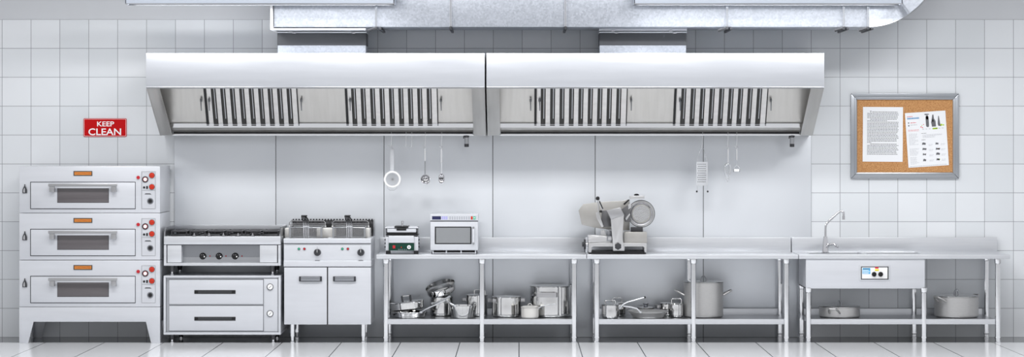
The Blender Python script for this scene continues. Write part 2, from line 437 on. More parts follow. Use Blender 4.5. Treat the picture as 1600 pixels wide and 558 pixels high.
for px in (277, 306, 335, 364, 393, 421):
    m = MB(); x = X(px, D)
    for dx in (-.075, .075): m.box(x+dx-.006, x+dx+.006, -D+.12, -.1, zt+.038, zt+.052, 0, .002)
    for q in range(5):
        yy = -.12 - q*.115
        m.box(x-.075, x+.075, yy-.006, yy+.006, zt+.038, zt+.052, 0, .002)
    for dx in (-.075, .075):
        for yy in (-D+.13, -.11): m.box(x+dx-.006, x+dx+.006, yy-.006, yy+.006, zt+.006, zt+.038)
    m.build('pan_grate', 'dark_metal', t, 'black cast grate')
for px in (302.5, 325.8, 348.3, 371.2, 394):
    m = MB(); x = X(px, D)
    m.lathe((x, -D+.045, zt), [(0, 0), (.026, 0), (.026, .006), (0, .008)], 20, 1)
    m.cyl((x, -D+.045, zt+.006), (x, -D+.045, zt+.032), .006, mi=0); m.box(x-.012, x+.012, -D+.04, -D+.05, zt+.008, zt+.014)
    m.build('grate_stud', ['chrome', 'dark_metal'], t, 'small chrome stud on a dark collar')
for px in (317, 342.5, 367.5):
    m = MB(); dd = D-.12; c = (X(px, dd), -dd, Z(400.6, dd))
    m.lathe(c, [(0, 0), (.036, 0), (.036, .006), (.031, .012), (.029, .03), (0, .032)], 28, 0, RX)
    m.box(c[0]-.007, c[0]+.007, c[1]-.042, c[1]-.03, c[2]-.028, c[2]+.028, 0, .002)
    m.box(c[0]+.014, c[0]+.024, c[1]-.034, c[1]-.028, c[2]-.008, c[2]+.004, 1)
    m.box(c[0]-.012, c[0]+.012, c[1]-.034, c[1]-.030, c[2]+.014, c[2]+.018, 1)
    m.build('knob', ['black_plastic', 'white_plastic'], t, 'black control knob with white mark')
for px in (328, 353, 378):
    m = MB(); m.disc(px, 400.2, 1.1, D-.12, .003); m.build('indicator_lamp', 'deep_red', t, 'tiny red indicator')
for px, df in ((269, .66), (426, .66), (281, .15), (433, .15)): eq_leg(t, px, df, 414, Z(431, D)+.001, .022)

# ------------------------------------------------------------------ double fryer
t = thing('double_fryer', 'white freestanding double deep fryer with two cabinet doors and two black dials', 'fryer', (X(511, D), -.4, 0))
m = MB()
m.bp(443.5, 579.5, 380.3, 417, D-.012, D-.03, 0, .002)
for a_, b_ in ((443.5, 446), (577, 579.5)): m.bp(a_, b_, 380.3, 417, D-.03, .08, 0)
m.box(X(443.5, D), X(579.5, D), -.1, -.08, Z(417, D), Z(380.3, D), 0)
m.bp(443, 579.8, 407.4, 416.8, D+.006, .3, 0, .006)
m.bp(444, 579.3, 417.5, 507, D-.012, .08, 0)
# tank rim: four bars round the two oil tanks
z0, z1 = Z(380.3, D), Z(372.6, D)
fx0, fx1 = X(443, D), X(579.8, D)
m.box(fx0, fx1, -D-.006, -D+.085, z0, z1, 0, .006); m.box(fx0, fx1, -.16, -.08, z0, z1, 0, .004)
m.box(fx0, fx0+.05, -D+.08, -.15, z0, z1, 0, .003); m.box(fx1-.05, fx1, -D+.08, -.15, z0, z1, 0, .003); xm = X(515, D)
m.box(xm-.03, xm+.03, -D+.08, -.15, z0, z1, 0, .003)
m.bp(444, 579.3, 379.6, 380.9, D-.001, D-.02, 1); m.bp(444, 579.3, 416.8, 417.8, D-.001, D-.1, 1)
body = m.build('body', ['front_steel', 'charcoal_plastic'], t)
m = MB()
xb0, xb1 = X(443.5, D)+.02, X(579.5, D)-.012
m.box(xb0, xb1+.01, -.11, -.06, z1-.02, Z(344, .1), 0, .003)
for i in range(28):
    x = xb0 + (i+.5)*(xb1-xb0)/28; m.box(x-.008, x+.008, -.112, -.1, Z(346, .1), Z(343, .1)+.006, 1)
m.box(xb0+.02, xb1-.01, -.114, -.11, Z(364, .1), Z(350, .1), 1)
m.box(xb0-.004, xb0+.010, -.13, -.06, z1-.02, Z(342, .1), 2, .003); m.box(xb1, xb1+.012, -.13, -.06, z1-.02, Z(342, .1), 2, .003)
m.build('flue_backguard', ['dark_perforated', 'seam_black', 'mid_steel'], t, 'dark perforated back guard')
for a, b in ((494.5, 523), (570, 578)):
    m = MB(); m.bp(a, b, 356.5, 372.2, .45, .25, 0, .01); m.build('element_housing', 'baked_enamel', t, 'cream housing between the baskets')
m = MB(); m.bp(444.5, 452, 356.5, 372.2, .45, .25, 0, .01); m.build('element_housing', 'baked_enamel', t, 'cream housing between the baskets')
for a, b in ((444, 510.7), (512.6, 579.5)):
    m = MB(); m.bp(a, b, 418, 507.3, D, D-.02, 0, .003); dr = m.build('door', 'front_steel', t)
    h0, h1 = (467, 503) if a < 500 else (520.2, 556)
    m = MB(); m.bp(h0, h1, 432, 440, D+.022, D+.002, 1, .006); m.bp(h0+3, h1-3, 432.6, 439.2, D+.028, D+.01, 0, .004)
    m.build('handle', ['grey_metal', 'charcoal_plastic'], dr, 'dark grey bar handle')
m = MB(); m.bp(510.4, 512.9, 418, 507.3, D-.008, D-.014); m.build('door_gap', 'seam_black', t)
for gx, rx_, kx in ((467, 475.6, 495.8), (535, 543.6, 563.8)):
    m = MB(); m.disc(gx, 389, 2.1, D-.012, .008, 1); m.disc(gx, 389, 1.6, D-.004, .004); m.build('indicator_lamp', ['green_lamp', 'charcoal_plastic'], t, 'green indicator lamp')
    m = MB(); m.disc(rx_, 389, 2.1, D-.012, .008, 1); m.disc(rx_, 389, 1.6, D-.004, .004); m.build('indicator_lamp', ['deep_red', 'charcoal_plastic'], t, 'red indicator lamp')
    m = MB(); c = (X(kx, D), -D+.012, Z(394.6, D))
    m.lathe(c, [(0, 0), (.036, 0), (.036, .010), (.032, .026), (0, .027)], 32, 0, RX)
    m.box(c[0]-.008, c[0]+.008, c[1]-.040, c[1]-.02, c[2]-.032, c[2]+.032, 0, .003); m.box(c[0]-.0015, c[0]+.0015, c[1]-.042, c[1]-.039, c[2]+.002, c[2]+.03, 1)
    m.build('knob', ['charcoal_plastic', 'white_plastic'], t, 'charcoal round dial')
    m = MB(); m.bp(kx-.3, kx+.3, 385.6, 387, D-.01, D-.013); m.bp(kx-3.5, kx+3.5, 406.6, 407.6, D+.0075, D); m.build('dial_mark', 'grey_metal', t)
for px, df in ((457, .66), (567.7, .66), (464, .16), (571, .16)):
    m = MB(); x = X(px, df); zt = Z(507, D)
    m.cyl((x, -df, .065), (x, -df, zt), .024); m.cyl((x, -df, .0), (x, -df, .066), .015, .019); m.lathe((x, -df, 0), [(0, .001), (.022, .001), (.022, .012), (.015, .02), (0, .02)], 20)
    m.build('leg', 'leg_steel', t)
# baskets hang in the tanks
def basket(px0, label):
    t = thing('fryer_basket', label, 'fryer basket', (X(px0, .5), -.4, z1-.12), 'fryer baskets')
    x0, x1 = X(px0-24.5, .5), X(px0+24.5, .5); yb, yf = -.18, -.56; zb, ztp = z1-.10, Z(355.5, .5)
    m = MB(); bm = m.bm
    def grid(o, u, v, nu, nv):
        vs = [[bm.verts.new(Vector(o)+Vector(u)*i/nu+Vector(v)*j/nv) for j in range(nv+1)] for i in range(nu+1)]
        for i in range(nu):
            for j in range(nv): bm.faces.new((vs[i][j], vs[i+1][j], vs[i+1][j+1], vs[i][j+1]))
    w, dp, h = x1-x0, yb-yf, ztp-zb
    grid((x0, yf, zb), (w, 0, 0), (0, 0, h), 30, 20); grid((x0, yb, zb), (w, 0, 0), (0, 0, h), 30, 20)
    grid((x0, yf, zb), (0, dp, 0), (0, 0, h), 20, 20); grid((x1, yf, zb), (0, dp, 0), (0, 0, h), 20, 20)
    grid((x0, yf, zb), (w, 0, 0), (0, dp, 0), 30, 20)
    o = m.build('wire_mesh', 'wire_grey', t)
    md = o.modifiers.new('w', 'WIREFRAME'); md.thickness = .0032; md.use_even_offset = False
    m = MB(); m.tube([(x0, yf, ztp), (x1, yf, ztp), (x1, yb, ztp), (x0, yb, ztp)], .005, 8, True)
    m.tube([(x0, yf, ztp-.09), (x1, yf, ztp-.09), (x1, yb, ztp-.09), (x0, yb, ztp-.09)], .003, 6, True)
    for xx in (x0, x1): m.box(xx-.010, xx+.010, yf-.002, yf+.02, ztp-.10, ztp, 0)
    m.build('rim', 'mid_steel', t)
    # rear hanging frame
    m = MB(); zz = Z(345.3, .2); xl, xr = X(px0-27, .2), X(px0+29.5, .2)
    m.tube([(xl, -.16, ztp-.03), (xl, -.16, zz-.02), (xl+.02, -.16, zz), (xr-.02, -.16, zz), (xr, -.16, zz-.02), (xr, -.16, ztp-.03)], .0045)
    m.tube([(xl, -.16, zz-.035), (xr, -.16, zz-.035)], .0035); m.tube([(xl, -.16, zz-.052), (xr, -.16, zz-.052)], .003)
    for xx in (xl, xr): m.lathe((xx, -.165, Z(354, .2)), [(0, -.01), (.009, -.006), (.009, .006), (0, .01)], 12, 1)
    m.build('hanging_frame', ['wire_grey', 'white_plastic'], t)
    m = MB(); g = MB()
    for k in range(4):
        x = X(px0-.5 + (k-1.5)*2.6, .6)
        m.tube([(x, -.575, z1-.004), (x, -.575, Z(356, .6)), (x, -.60, Z(348, .6)), (x, -.63, Z(344, .6))], .0032, 8)
        xx = X(px0-.5 + (k-1.5)*2.0 - 1.0, .6)
        g.tube([(x, -.62, Z(345.5, .6)), (x-.006, -.66, Z(341, .6)), (xx-.008, -.70, Z(337.3, .6)), (xx-.004, -.72, Z(336.6, .6))], .0065, 8)
    g.tube([(X(px0-6, .6), -.70, Z(336.8, .6)), (X(px0+3, .6), -.70, Z(336.8, .6))], .006, 8)
    m.box(X(px0-5.5, .6), X(px0+4.5, .6), -.582, -.574, Z(355, .6), Z(353.3, .6), 0)
    h = m.build('handle', 'leg_steel', t); g.build('grip', 'black_plastic', h, 'black coated grip')
basket(478.5, 'wire fryer basket with black grip, the one nearer the gas range')
basket(546, 'wire fryer basket with black grip, the one nearer the sandwich press')

# ------------------------------------------------------------------ work tables
DW = .68
ZW1 = Z(398, DW); ZW0 = Z(404.8, DW)
def steel_leg(par, px, df, zt, zb=0):
    x = X(px, df); m = MB(); r = .0275
    m.cyl((x, -df, zb+.055), (x, -df, zt), r)
    m.lathe((x, -df, 0), [(0, zt), (r*1.35, zt), (r*1.35, zt-.012), (r*1.22, zt-.045), (r, zt-.05)], 20)
    lg = m.build('leg', 'leg_steel', par)
    m = MB(); m.lathe((x, -df, 0), [(0, .062), (r*1.15, .06), (r*1.15, .045), (r*.95, .038), (r*.95, .014), (r*1.1, .010), (r*1.1, .001), (0, .001)], 20)
    m.build('foot', 'leg_steel', lg)
ZS1 = Z(498.8, .66); ZS0 = Z(507, .66)
def table(name, label, x0, x1, legs, sx0, sx1, loc_extra=None, cat='table', bx0=None, bx1=None, group=None):
    t = thing(name, label, cat, (X((x0+x1)/2, DW), -.35, 0), group)
    m = MB(); m.box(X(x0, DW), X(x1, DW), -DW, -.03, ZW0, ZW1, 0, .006) if name != 'sink_table' else sinktop(m, x0, x1)
    m.build('worktop', 'satin_steel', t)
    bl = X(x0, DW) if bx0 is None else X(bx0, .05); br = X(x1, DW) if bx1 is None else X(bx1, .05)
    m = MB(); m.box(bl+.003, br-.003, -.05, -.03, ZW1-.001, Z(371, .05), 0, .003)
    m.box(bl+.004, br-.004, -.062, -.05, ZW1-.001, ZW1+.008, 0, .002)
    m.build('backsplash', 'satin_steel', t)
    for px in legs:
        df = .645; steel_leg(t, px, df, ZW0 if not (name == 'sink_table' and px < 1450) else Z(450, .67))
        pr = VX + (px-VX)*S(.07)/S(.645)
        steel_leg(t, pr, .07, ZW0 if not (name == 'sink_table' and px < 1450) else Z(450, .67))
    m = MB(); xa, xb = X(sx0, .66), X(sx1, .66)
    m.box(xa, xb, -.645, -.055, ZS1-.006, ZS1-.0005, 1); m.box(xa, xb, -.662, -.645, ZS0, ZS1, 0, .003)  # top plate in darker steel, carrying the contact shade around the pots
    m.box(xa, xb, -.055, -.045, ZS1-.04, Z(482.3, .05), 0, .002); m.box(xa, xa+.01, -.65, -.05, ZS0, ZS1-.005); m.box(xb-.01, xb, -.65, -.05, ZS0, ZS1-.005)
    m.build('undershelf', ['satin_steel', 'mid_steel'], t)
    return t
BAS = [(1262, 1345), (1352, 1436)]
def sinktop(m, x0, x1):
    xa, xb = X(x0, DW), X(x1, DW)
    b = [(X(p, .4), X(q, .4)) for p, q in BAS]; ya, yb = -.58, -.17
    m.box(xa, xb, -DW, ya, ZW0, ZW1, 0, .006); m.box(xa, xb, yb, -.03, ZW0, ZW1, 0, .004)
    cuts = [xa, b[0][0], b[0][1], b[1][0], b[1][1], xb]
    for i in (0, 2, 4): m.box(cuts[i], cuts[i+1], ya-.001, yb+.001, ZW0, ZW1)
    for p, q in b:     # raised rounded rims
        m.tube([(p, ya, ZW1), (q, ya, ZW1), (q, yb, ZW1), (p, yb, ZW1)], .0035, 8, True)
table('work_table', 'stainless steel work table carrying the sandwich press and microwave', 588, 916.3, (603, 753, 897), 606, 894, bx0=593.6, group='steel work tables')
table('work_table', 'stainless steel work table carrying the meat slicer', 917, 1247.6, (932.5, 1083.5, 1228.5), 936, 1225, group='steel work tables')
st = table('sink_table', 'stainless steel sink table with faucet, standing below the pinboard', 1248.3, 1578.5, (1263, 1443.3, 1559), 1267, 1555, bx1=1558.5, cat='sink')
# sink box with basins
m = MB(); dS = .665; zb0 = Z(451, dS)
xa, xb = X(1259.3, dS), X(1445, dS)
m.box(xa, xb, -dS, -dS+.012, zb0, ZW0-.001, 0, .002); m.box(xa, xb, -.06, -.05, zb0, ZW0-.001); m.box(xa, xa+.01, -dS+.01, -.055, zb0, ZW0-.001); m.box(xb-.01, xb, -dS+.01, -.055, zb0, ZW0-.001)
m.box(xa, xb, -dS+.01, -.055, zb0, zb0+.01)
m.build('sink_apron', 'front_steel', st, 'tall plain steel sink apron')
for p, q in BAS:
    a, b = X(p, .4), X(q, .4); m = MB(); e = .004; y0, y1 = -.58, -.17; zb = ZW1-.25
    m.box(a, b, y0, y1, zb, zb+e)
    m.box(a, a+e, y0, y1, zb, ZW1); m.box(b-e, b, y0, y1, zb, ZW1); m.box(a, b, y0, y0+e, zb, ZW1); m.box(a, b, y1-e, y1, zb, ZW1)
    m.lathe(((a+b)/2, -.38, zb+e), [(0, .004), (.03, .004), (.045, 0)], 20)
    m.build('basin', 'satin_steel', st)
# control box on the apron
m = MB(); m.bp(1343, 1390.3, 414.3, 439, dS+.006, dS, 1, .002); m.bp(1345.3, 1388.4, 416.6, 437, dS+.009, dS+.004, 0); m.bp(1346.8, 1386.8, 418, 435.6, dS+.011, dS+.004, 2, .001)
m.bp(1347.6, 1360, 418.8, 428.2, dS+.0125, dS+.01, 3)
for k in range(4): m.bp(1348.4, 1359.2-(k % 2)*2, 419.8+k*2.2, 420.7+k*2.2, dS+.0135, dS+.012, 2 if k else 0)
m.bp(1367.2, 1372.8, 417.6, 419.8, dS+.0135, dS+.01, 4); m.bp(1367, 1373.2, 420.6, 423.4, dS+.0135, dS+.01, 5)
cb = m.build('control_box', ['charcoal_plastic', 'satin_steel', 'white_plastic', 'cyan_print', 'ink_red', 'yellow_sticker'], st, 'small inset control panel with stickers')
for kx in (1365.5, 1375.7):
    m = MB(); c = (X(kx, dS), -dS-.011, Z(428.6, dS)); m.lathe(c, [(0, 0), (.025, 0), (.022, .016), (0, .018)], 24, 0, RX); m.box(c[0]-.004, c[0]+.004, c[1]-.026, c[1]-.014, c[2]-.02, c[2]+.02, 0, .001)
    m.build('knob', 'black_plastic', cb, 'black round knob')
# faucet
df = .36
fx = X(1289.5, df)
t = thing('faucet', 'tall chrome faucet with bent spout on the sink table', 'faucet', (fx, -df, ZW1))
def W(px, py, dd=df): return (X(px, dd), -dd, Z(py, dd))
m = MB(); zt = Z(369.5, df); m.lathe((fx, -df, 0), [(0, ZW1+.001), (.042, ZW1+.001), (.042, ZW1+.008), (.034, ZW1+.012), (.020, zt), (0, zt+.003)], 28)
m.build('base', 'chrome', t)
m = MB(); P = [W(1289.8, 372), W(1289.8, 356), W(1290.4, 352), W(1292.5, 348.6), W(1296, 344.6), W(1308, 333.6), W(1311.5, 331), W(1315, 330.2), W(1317.8, 331.8), W(1318.3, 335), W(1318.1, 343)]
m.tube(P, .0115, 14); m.cyl(W(1318.1, 337.5), W(1318.1, 343.4), .0145)
m.build('spout', 'chrome', t)
m = MB(); m.tube([W(1291, 386, df+.02), W(1296, 382.5, df+.05), W(1303, 381.2, df+.07), W(1306, 384, df+.08), W(1310.2, 386.4, df+.09)], .011, 12); m.cyl(W(1290, 389), W(1295, 381.5), .017)
m.build('lever', 'chrome', t)

# ------------------------------------------------------------------ sandwich press
t = thing('sandwich_press', 'small contact grill with green control panel on the work table', 'grill', (X(629, .6), -.4, ZW1))
d = .6
m = MB()
m.bp(602.5, 609, 370, 392, d-.03, .28, 0, .004); m.bp(646, 653.5, 370, 392, d-.03, .28, 0, .004)
m.bp(607, 647, 368.4, 379.8, d, .3, 0, .008); m.bp(608, 646.5, 379.5, 392, d-.025, .3, 0)
for k in range(3):
    yy = 374.8+k*5.6
    m.bp(600.9, 602.6, yy-1.1, yy+1.1, d-.08, d-.14, 1, .001); m.bp(653.4, 655.2, yy-1.1, yy+1.1, d-.08, d-.14, 1, .001)
m.bp(603, 653, 366.6, 368.2, d-.02, .28, 1)
pb = m.build('body', ['front_steel', 'black_plastic'], t)
m = MB(); m.bp(607.3, 647, 380, 391.6, d-.012, d-.03, 0, .001)
for k, xx in enumerate((622, 624.6, 627.5, 631, 634)): m.bp(xx, xx+1.8, 389.6, 390.4, d-.0105, d-.013, 1)
cp = m.build('control_panel', ['green_panel', 'key_grey'], t, 'dark green control panel')
m = MB(); m.bp(613.5, 617.6, 383.6, 388.4, d-.004, d-.014, 0, .002); m.build('rocker_switch', 'deep_red', cp, 'red switch')
m = MB(); m.disc(627.1, 386.6, .9, d-.012, .004); m.build('indicator_lamp', 'red_plastic', cp)
m = MB(); m.disc(639.1, 386.3, 3.1, d-.012, .016); m.disc(639.1, 386.3, 1.3, d+.004, .004, 1); m.build('knob', ['white_plastic', 'key_grey'], cp, 'white round knob')
m = MB(); m.bp(604, 652, 362.5, 366.8, d-.03, .3, 1, .002); m.bp(605, 650, 358, 363.2, d-.02, .29, 0, .004)
m.bp(602.6, 652.6, 354.6, 357.2, d-.05, .27, 0, .003); m.bp(616.3, 638, 353.6, 356.4, d-.04, .3, 1, .002); m.bp(619.5, 634.8, 356.9, 360.3, d-.012, d-.04, 1, .002); m.bp(619, 635.5, 363.8, 365.4, d-.02, d-.05, 1, .001)
m.box(X(606, d), X(650, d), -.5, -.32, Z(358.5, d), Z(356, d), 1)
ul = m.build('upper_plate', ['front_steel', 'black_plastic'], t)
for px in (603.4, 652.3):
    m = MB(); m.bp(px-1.2, px+1.2, 354.5, 367.5, d-.1, d-.13, 0, .003); m.cyl(W(px-1.5, 356.5, d-.06), W(px+1.5, 356.5, d-.06), .014, mi=0)
    m.build('hinge_arm', 'grey_metal', t)
m = MB(); m.cyl(W(628.7, 354.5, d-.05), W(628.7, 347.8, d-.05), .0095); m.lathe(W(628.9, 346.6, d-.05), [(0, -.012), (.012, -.008), (.014, 0), (.011, .009), (0, .013)], 18); m.build('top_knob', 'chrome', ul, 'small chrome knob on top')
for px in (606.6, 650):
    for dd in (d-.04, .3): m = MB(); m.bp(px-3.6, px+3.4, 391.9, 397, dd+.02, dd-.02, 0, .002); o = m.build('foot', 'black_plastic', t)
for o in kids(t):
    if o.name.startswith('foot'):
        lo = min(v.co.z for v in o.data.vertices) ; 
        for v in o.data.vertices: v.co.z = max(v.co.z, .0005) if v.co.z > lo+.01 else .0008

# ------------------------------------------------------------------ microwave
d = .58
t = thing('microwave_oven', 'white steel microwave oven with a button row above its door, on the work table', 'microwave', (X(709.5, d), -.35, ZW1))
m = MB(); m.bp(672.2, 747, 334.6, 391.3, d, .12, 0, .004); m.bp(672.2, 747, 345, 346.4, d+.001, d-.01, 1)
m.bp(673.5, 745.5, 334.9, 344.6, d+.003, d, 0, .001); m.build('body', ['front_steel', 'charcoal_plastic'], t)
m = MB(); m.bp(672.6, 746.6, 346.6, 390.9, d+.012, d, 0, .003); dr = m.build('door', 'front_steel', t)
m = MB(); m.bp(679.3, 736.6, 354.2, 381.6, d+.0145, d+.01, 1, .001); m.bp(681.3, 734.8, 355.9, 379.9, d+.0155, d+.01, 0); m.build('window_pane', ['micro_glass', 'black_plastic'], dr, 'grey glass window with black border')
m = MB(); m.bp(738, 741.4, 357, 379.6, d+.045, d+.03, 0, .004)
for yy in (355.9, 380.6): m.cyl(W(739.7, yy, d+.01), W(739.7, yy, d+.045), .012, mi=1)
m.bp(737.9, 741.5, 355, 382, d+.016, d+.011, 1, .001)
m.build('handle', ['front_steel', 'mid_steel'], dr)
m = MB(); m.bp(674.6, 743.8, 337.4, 343.9, d+.0045, d+.002, 0); cp = m.build('keypad', 'front_steel', t)
m = MB(); m.bp(675.2, 689, 338, 343.2, d+.006, d+.004, 0); m.build('display', 'navy_display', cp, 'dark navy display')
for r in range(2):
    for k in range(3):
        m = MB(); m.bp(690.3+k*3.2, 692.8+k*3.2, 338.3+r*2.6, 340.4+r*2.6, d+.006, d+.004); m.build('button', 'lilac_key', cp, 'lilac key')
    for k in range(9):
        m = MB(); m.bp(702.3+k*3.7, 704.2+k*3.7, 338.8+r*2.6, 340.2+r*2.6, d+.0055, d+.004); m.build('button', 'key_grey', cp)
m = MB(); m.bp(735.7, 738.6, 338.2, 343.2, d+.006, d+.004); m.build('button', 'red_plastic', cp, 'red key')
m = MB(); m.bp(739.2, 743.2, 338.2, 343.2, d+.006, d+.004); m.bp(740.2, 742.2, 340, 341, d+.0065, d+.0055, 1); m.build('button', ['green_key', 'white_plastic'], cp, 'green key')
m = MB(); zA, zB = ZW1+.001, Z(391.3, d); x0, x1 = X(675, d), X(744.5, d)
m.box(x0, x1, -d+.03, -.15, zA+.012, zB, 1); m.box(x0+.01, x1-.01, -d+.01, -d+.03, zA+.006, zA+.014, 0)
for px in (676.5, 697.5, 720.5, 743): x = X(px, d); m.box(x-.006, x+.006, -d+.005, -d+.03, zA+.004, zB, 0)
for px in (677, 742):
    for yy in (-d+.04, -.2): m.lathe((X(px, d), yy, zA), [(0, 0), (.018, 0), (.018, .02), (0, .02)], 16, 1)
m.build('base', ['front_steel', 'black_plastic'], t, 'dark base with pale struts')

# ------------------------------------------------------------------ meat slicer
t = thing('meat_slicer', 'silver gravity meat slicer with round blade on the work table', 'slicer', (X(964, .55), -.35, ZW1))
def q(x, y): return (895+x/5.07, 295+y/5.07)
def Q(*pts): return [q(*p) for p in pts]
d = .56
m = MB()
m.pp(Q((125, 430), (585, 430), (585, 505), (568, 505), (568, 468), (555, 458), (410, 458), (410, 492), (318, 492), (318, 458), (160, 458), (147, 468), (147, 505), (125, 505)), d, d-.02, 0, .003)
m.pp(Q((125, 430), (585, 430), (585, 456), (125, 456)), d-.02, .2, 0, .003)
m.pp(Q((125, 430), (150, 430), (150, 505), (125, 505)), d-.02, .2, 0, .003); m.pp(Q((565, 430), (585, 430), (585, 505), (565, 505)), d-.02, .2, 0, .003)
m.pp(Q((130, 494), (580, 494), (580, 512), (130, 512)), d-.015, .2, 1)
m.build('base', ['slicer_steel', 'black_plastic'], t)
m = MB(); m.pp(Q((404, 350), (420, 343), (588, 343), (588, 431), (404, 431)), d-.03, .2, 0, .006); m.build('motor_housing', 'cast_grey', t, 'plain cream grey housing')
m = MB(); m.pp(Q((122, 372), (160, 370), (310, 378), (310, 431), (122, 431)), d-.03, .24, 0, .006); m.pp(Q((122, 392), (225, 372), (310, 395), (310, 410), (122, 428)), d-.02, d-.04, 0, .003); m.build('carriage_slide', 'slicer_steel', t)
for x in (225, 275):
    m = MB(); m.pp(Q((x, 330), (x+30, 330), (x+45, 375), (x-5, 375)), d-.1, d-.2, 0, .004); m.build('bracket', 'grey_metal' if x > 250 else 'slicer_steel', t)
m = MB(); m.pp(Q((270, 375), (320, 375), (320, 415), (270, 415)), d-.01, d-.03, 0, .003); m.pp(Q((280, 384), (310, 384), (310, 404), (280, 404)), d-.005, d-.012, 1, .001); m.build('latch', ['grey_metal', 'slicer_steel'], t)
# thickness plate behind
m = MB(); m.pp(Q((46, 172), (82, 122), (200, 106), (395, 95), (450, 84), (450, 330), (300, 325), (180, 310), (70, 284)), .36, .345, 0, .003); m.build('gauge_plate', 'cast_grey', t, 'large pale feed plate')
# blade unit
c = Vector((X(q(542, 0)[0], .42), -.42, Z(q(0, 198)[1], .42)))
def rr(px): return px/5.07/S(.42)
m = MB(); m.lathe(c, [(0, -.06), (rr(104), -.06), (rr(108), -.05), (rr(108), .0), (rr(103), .012), (rr(92), .014), (rr(90), .006), (0, .006)], 56, 0, RX); m.torus(c+Vector((0, -.010, 0)), rr(96), .004, RX, 56, 6, 1); m.torus(c+Vector((0, -.004, 0)), rr(106), .004, RX, 56, 6, 1); m.build('blade_guard', ['slicer_steel', 'dark_metal'], t)
m = MB(); m.lathe(c, [(0, .007), (rr(89), .007), (rr(80), .016), (0, .016)], 56, 0, RX); m.build('blade', 'chrome', t, 'round polished blade')
m = MB(); m.lathe(c, [(0, .016), (rr(75), .016), (rr(74), .024), (0, .024)], 48, 0, RX)
m.torus(c+Vector((0, -.017, 0)), rr(76), .002, RX, 48, 6, 1)
for k in range(-6, 7):   # raised ridges across the cover plate
    h = math.sqrt(max(0, 66**2-(k*9.6)**2)); ux, uz = math.cos(math.radians(28)), math.sin(math.radians(28))
    nx, nz_ = -uz, ux
    a = (rr(k*9.6)*nx-rr(h)*ux, rr(k*9.6)*nz_-rr(h)*uz); b = (rr(k*9.6)*nx+rr(h)*ux, rr(k*9.6)*nz_+rr(h)*uz)
    m.cyl(c+Vector((a[0], -.0245, a[1])), c+Vector((b[0], -.0245, b[1])), rr(2.6), n=8, mi=2)
m.build('blade_cover', ['cast_grey', 'grey_metal', 'grey_metal'], t, 'ridged round cover plate')
m = MB(); m.pp(Q((378, 170), (455, 120), (460, 265), (415, 262), (400, 215)), d-.08, d-.12, 0, .003); m.pp(Q((415, 235), (450, 195), (455, 205), (425, 250)), d-.078, d-.09, 1, .001); m.pp(Q((438, 125), (462, 118), (462, 150), (440, 165)), d-.075, d-.085, 1, .001); m.build('meat_pusher', ['plate_dark', 'slicer_steel'], t, 'dark grey pusher plate')
m = MB(); m.pp(Q((232, 175), (268, 172), (302, 240), (305, 300), (235, 305), (225, 250)), d-.07, d-.12, 0, .004); m.build('carriage_plate', 'plate_dark', t, 'dark grey carriage plate')
m = MB(); m.pp(Q((182, 190), (205, 185), (245, 300), (228, 305), (190, 235)), d-.05, d-.07, 0, .002); m.build('carriage_edge', 'slicer_steel', t)
m = MB(); m.pp(Q((268, 172), (375, 148), (408, 208), (405, 215), (395, 385), (406, 492), (322, 492), (312, 385), (300, 240)), d+.03, d+.018, 0, .004)
m.pp(Q((268, 172), (375, 148), (408, 208), (302, 240)), d+.038, d+.03, 1, .003)
m.build('swing_arm', ['slicer_steel', 'strap_grey'], t, 'bent sheet steel arm')
m = MB(); cc = q(358, 456); cx, cz = X(cc[0], d+.03), Z(cc[1], d+.03); pts = []
for k in range(12):
    r = (.037 if k % 2 == 0 else .031); a = PI/2 + k*PI/6; pts.append((cx+r*math.cos(a), cz+r*math.sin(a)))
m.prism(pts, -d-.055, -d-.030, 0, .003); m.build('star_knob', 'charcoal_plastic', t, 'dark star-shaped knob')
m = MB(); m.tube([W(*q(205, 200), d), W(*q(200, 90), d)], .009, 10); m.tube([W(*q(205, 95), d+.01), W(*q(240, 170), d+.01)], .012, 10); m.tube([W(*q(212, 100), d+.03), W(*q(238, 160), d+.03)], .006, 8, mi=1)
m.lathe(W(*q(197, 75), d), [(0, -.022), (.018, -.016), (.020, 0), (.015, .014), (0, .020)], 20, 1); m.lathe(W(*q(222, 180), d+.005), [(0, -.02), (.014, -.015), (.014, .015), (0, .02)], 14, 1, RX)
m.build('pusher_handle', ['slicer_steel', 'black_plastic'], t, 'steel rod with black knob')
m = MB(); m.pp(Q((452, 57), (568, 57), (568, 80), (452, 82)), .47, .38, 0, .004); m.lathe(W(*q(505, 50), .43), [(0, -.006), (.026, -.004), (.026, .004), (.016, .012), (0, .014)], 20, 1)
m.pp(Q((400, 120), (440, 85), (452, 88), (410, 130)), .46, .44, 1, .001)
m.build('sharpener', ['slicer_steel', 'black_plastic'], t, 'sharpener block with black knob')
m = MB(); m.pp(Q((462, 305), (555, 305), (555, 345), (462, 345)), .46, .36, 0, .004); m.build('blade_mount', 'dark_metal', t)
m = MB(); ca = Vector(W(*q(120, 440), .45)); cb_ = Vector(W(*q(103, 440), .45)); m.cyl(ca, cb_, .020, mi=1); m.cyl(cb_, Vector(W(*q(88, 440), .45)), .050, .054, 24); m.cyl(Vector(W(*q(88, 440), .45)), Vector(W(*q(74, 440), .45)), .026, .024, 18)
m.build('thickness_dial', ['charcoal_plastic', 'chrome'], t, 'black side dial')
m = MB()
for px in (135, 570):
    for yy in (-.5, -.25): m.lathe((X(q(px, 0)[0], d), yy, ZW1+.0008), [(0, 0), (.014, 0), (.014, .02), (0, .02)], 14)
m.build('foot', 'black_plastic', t)

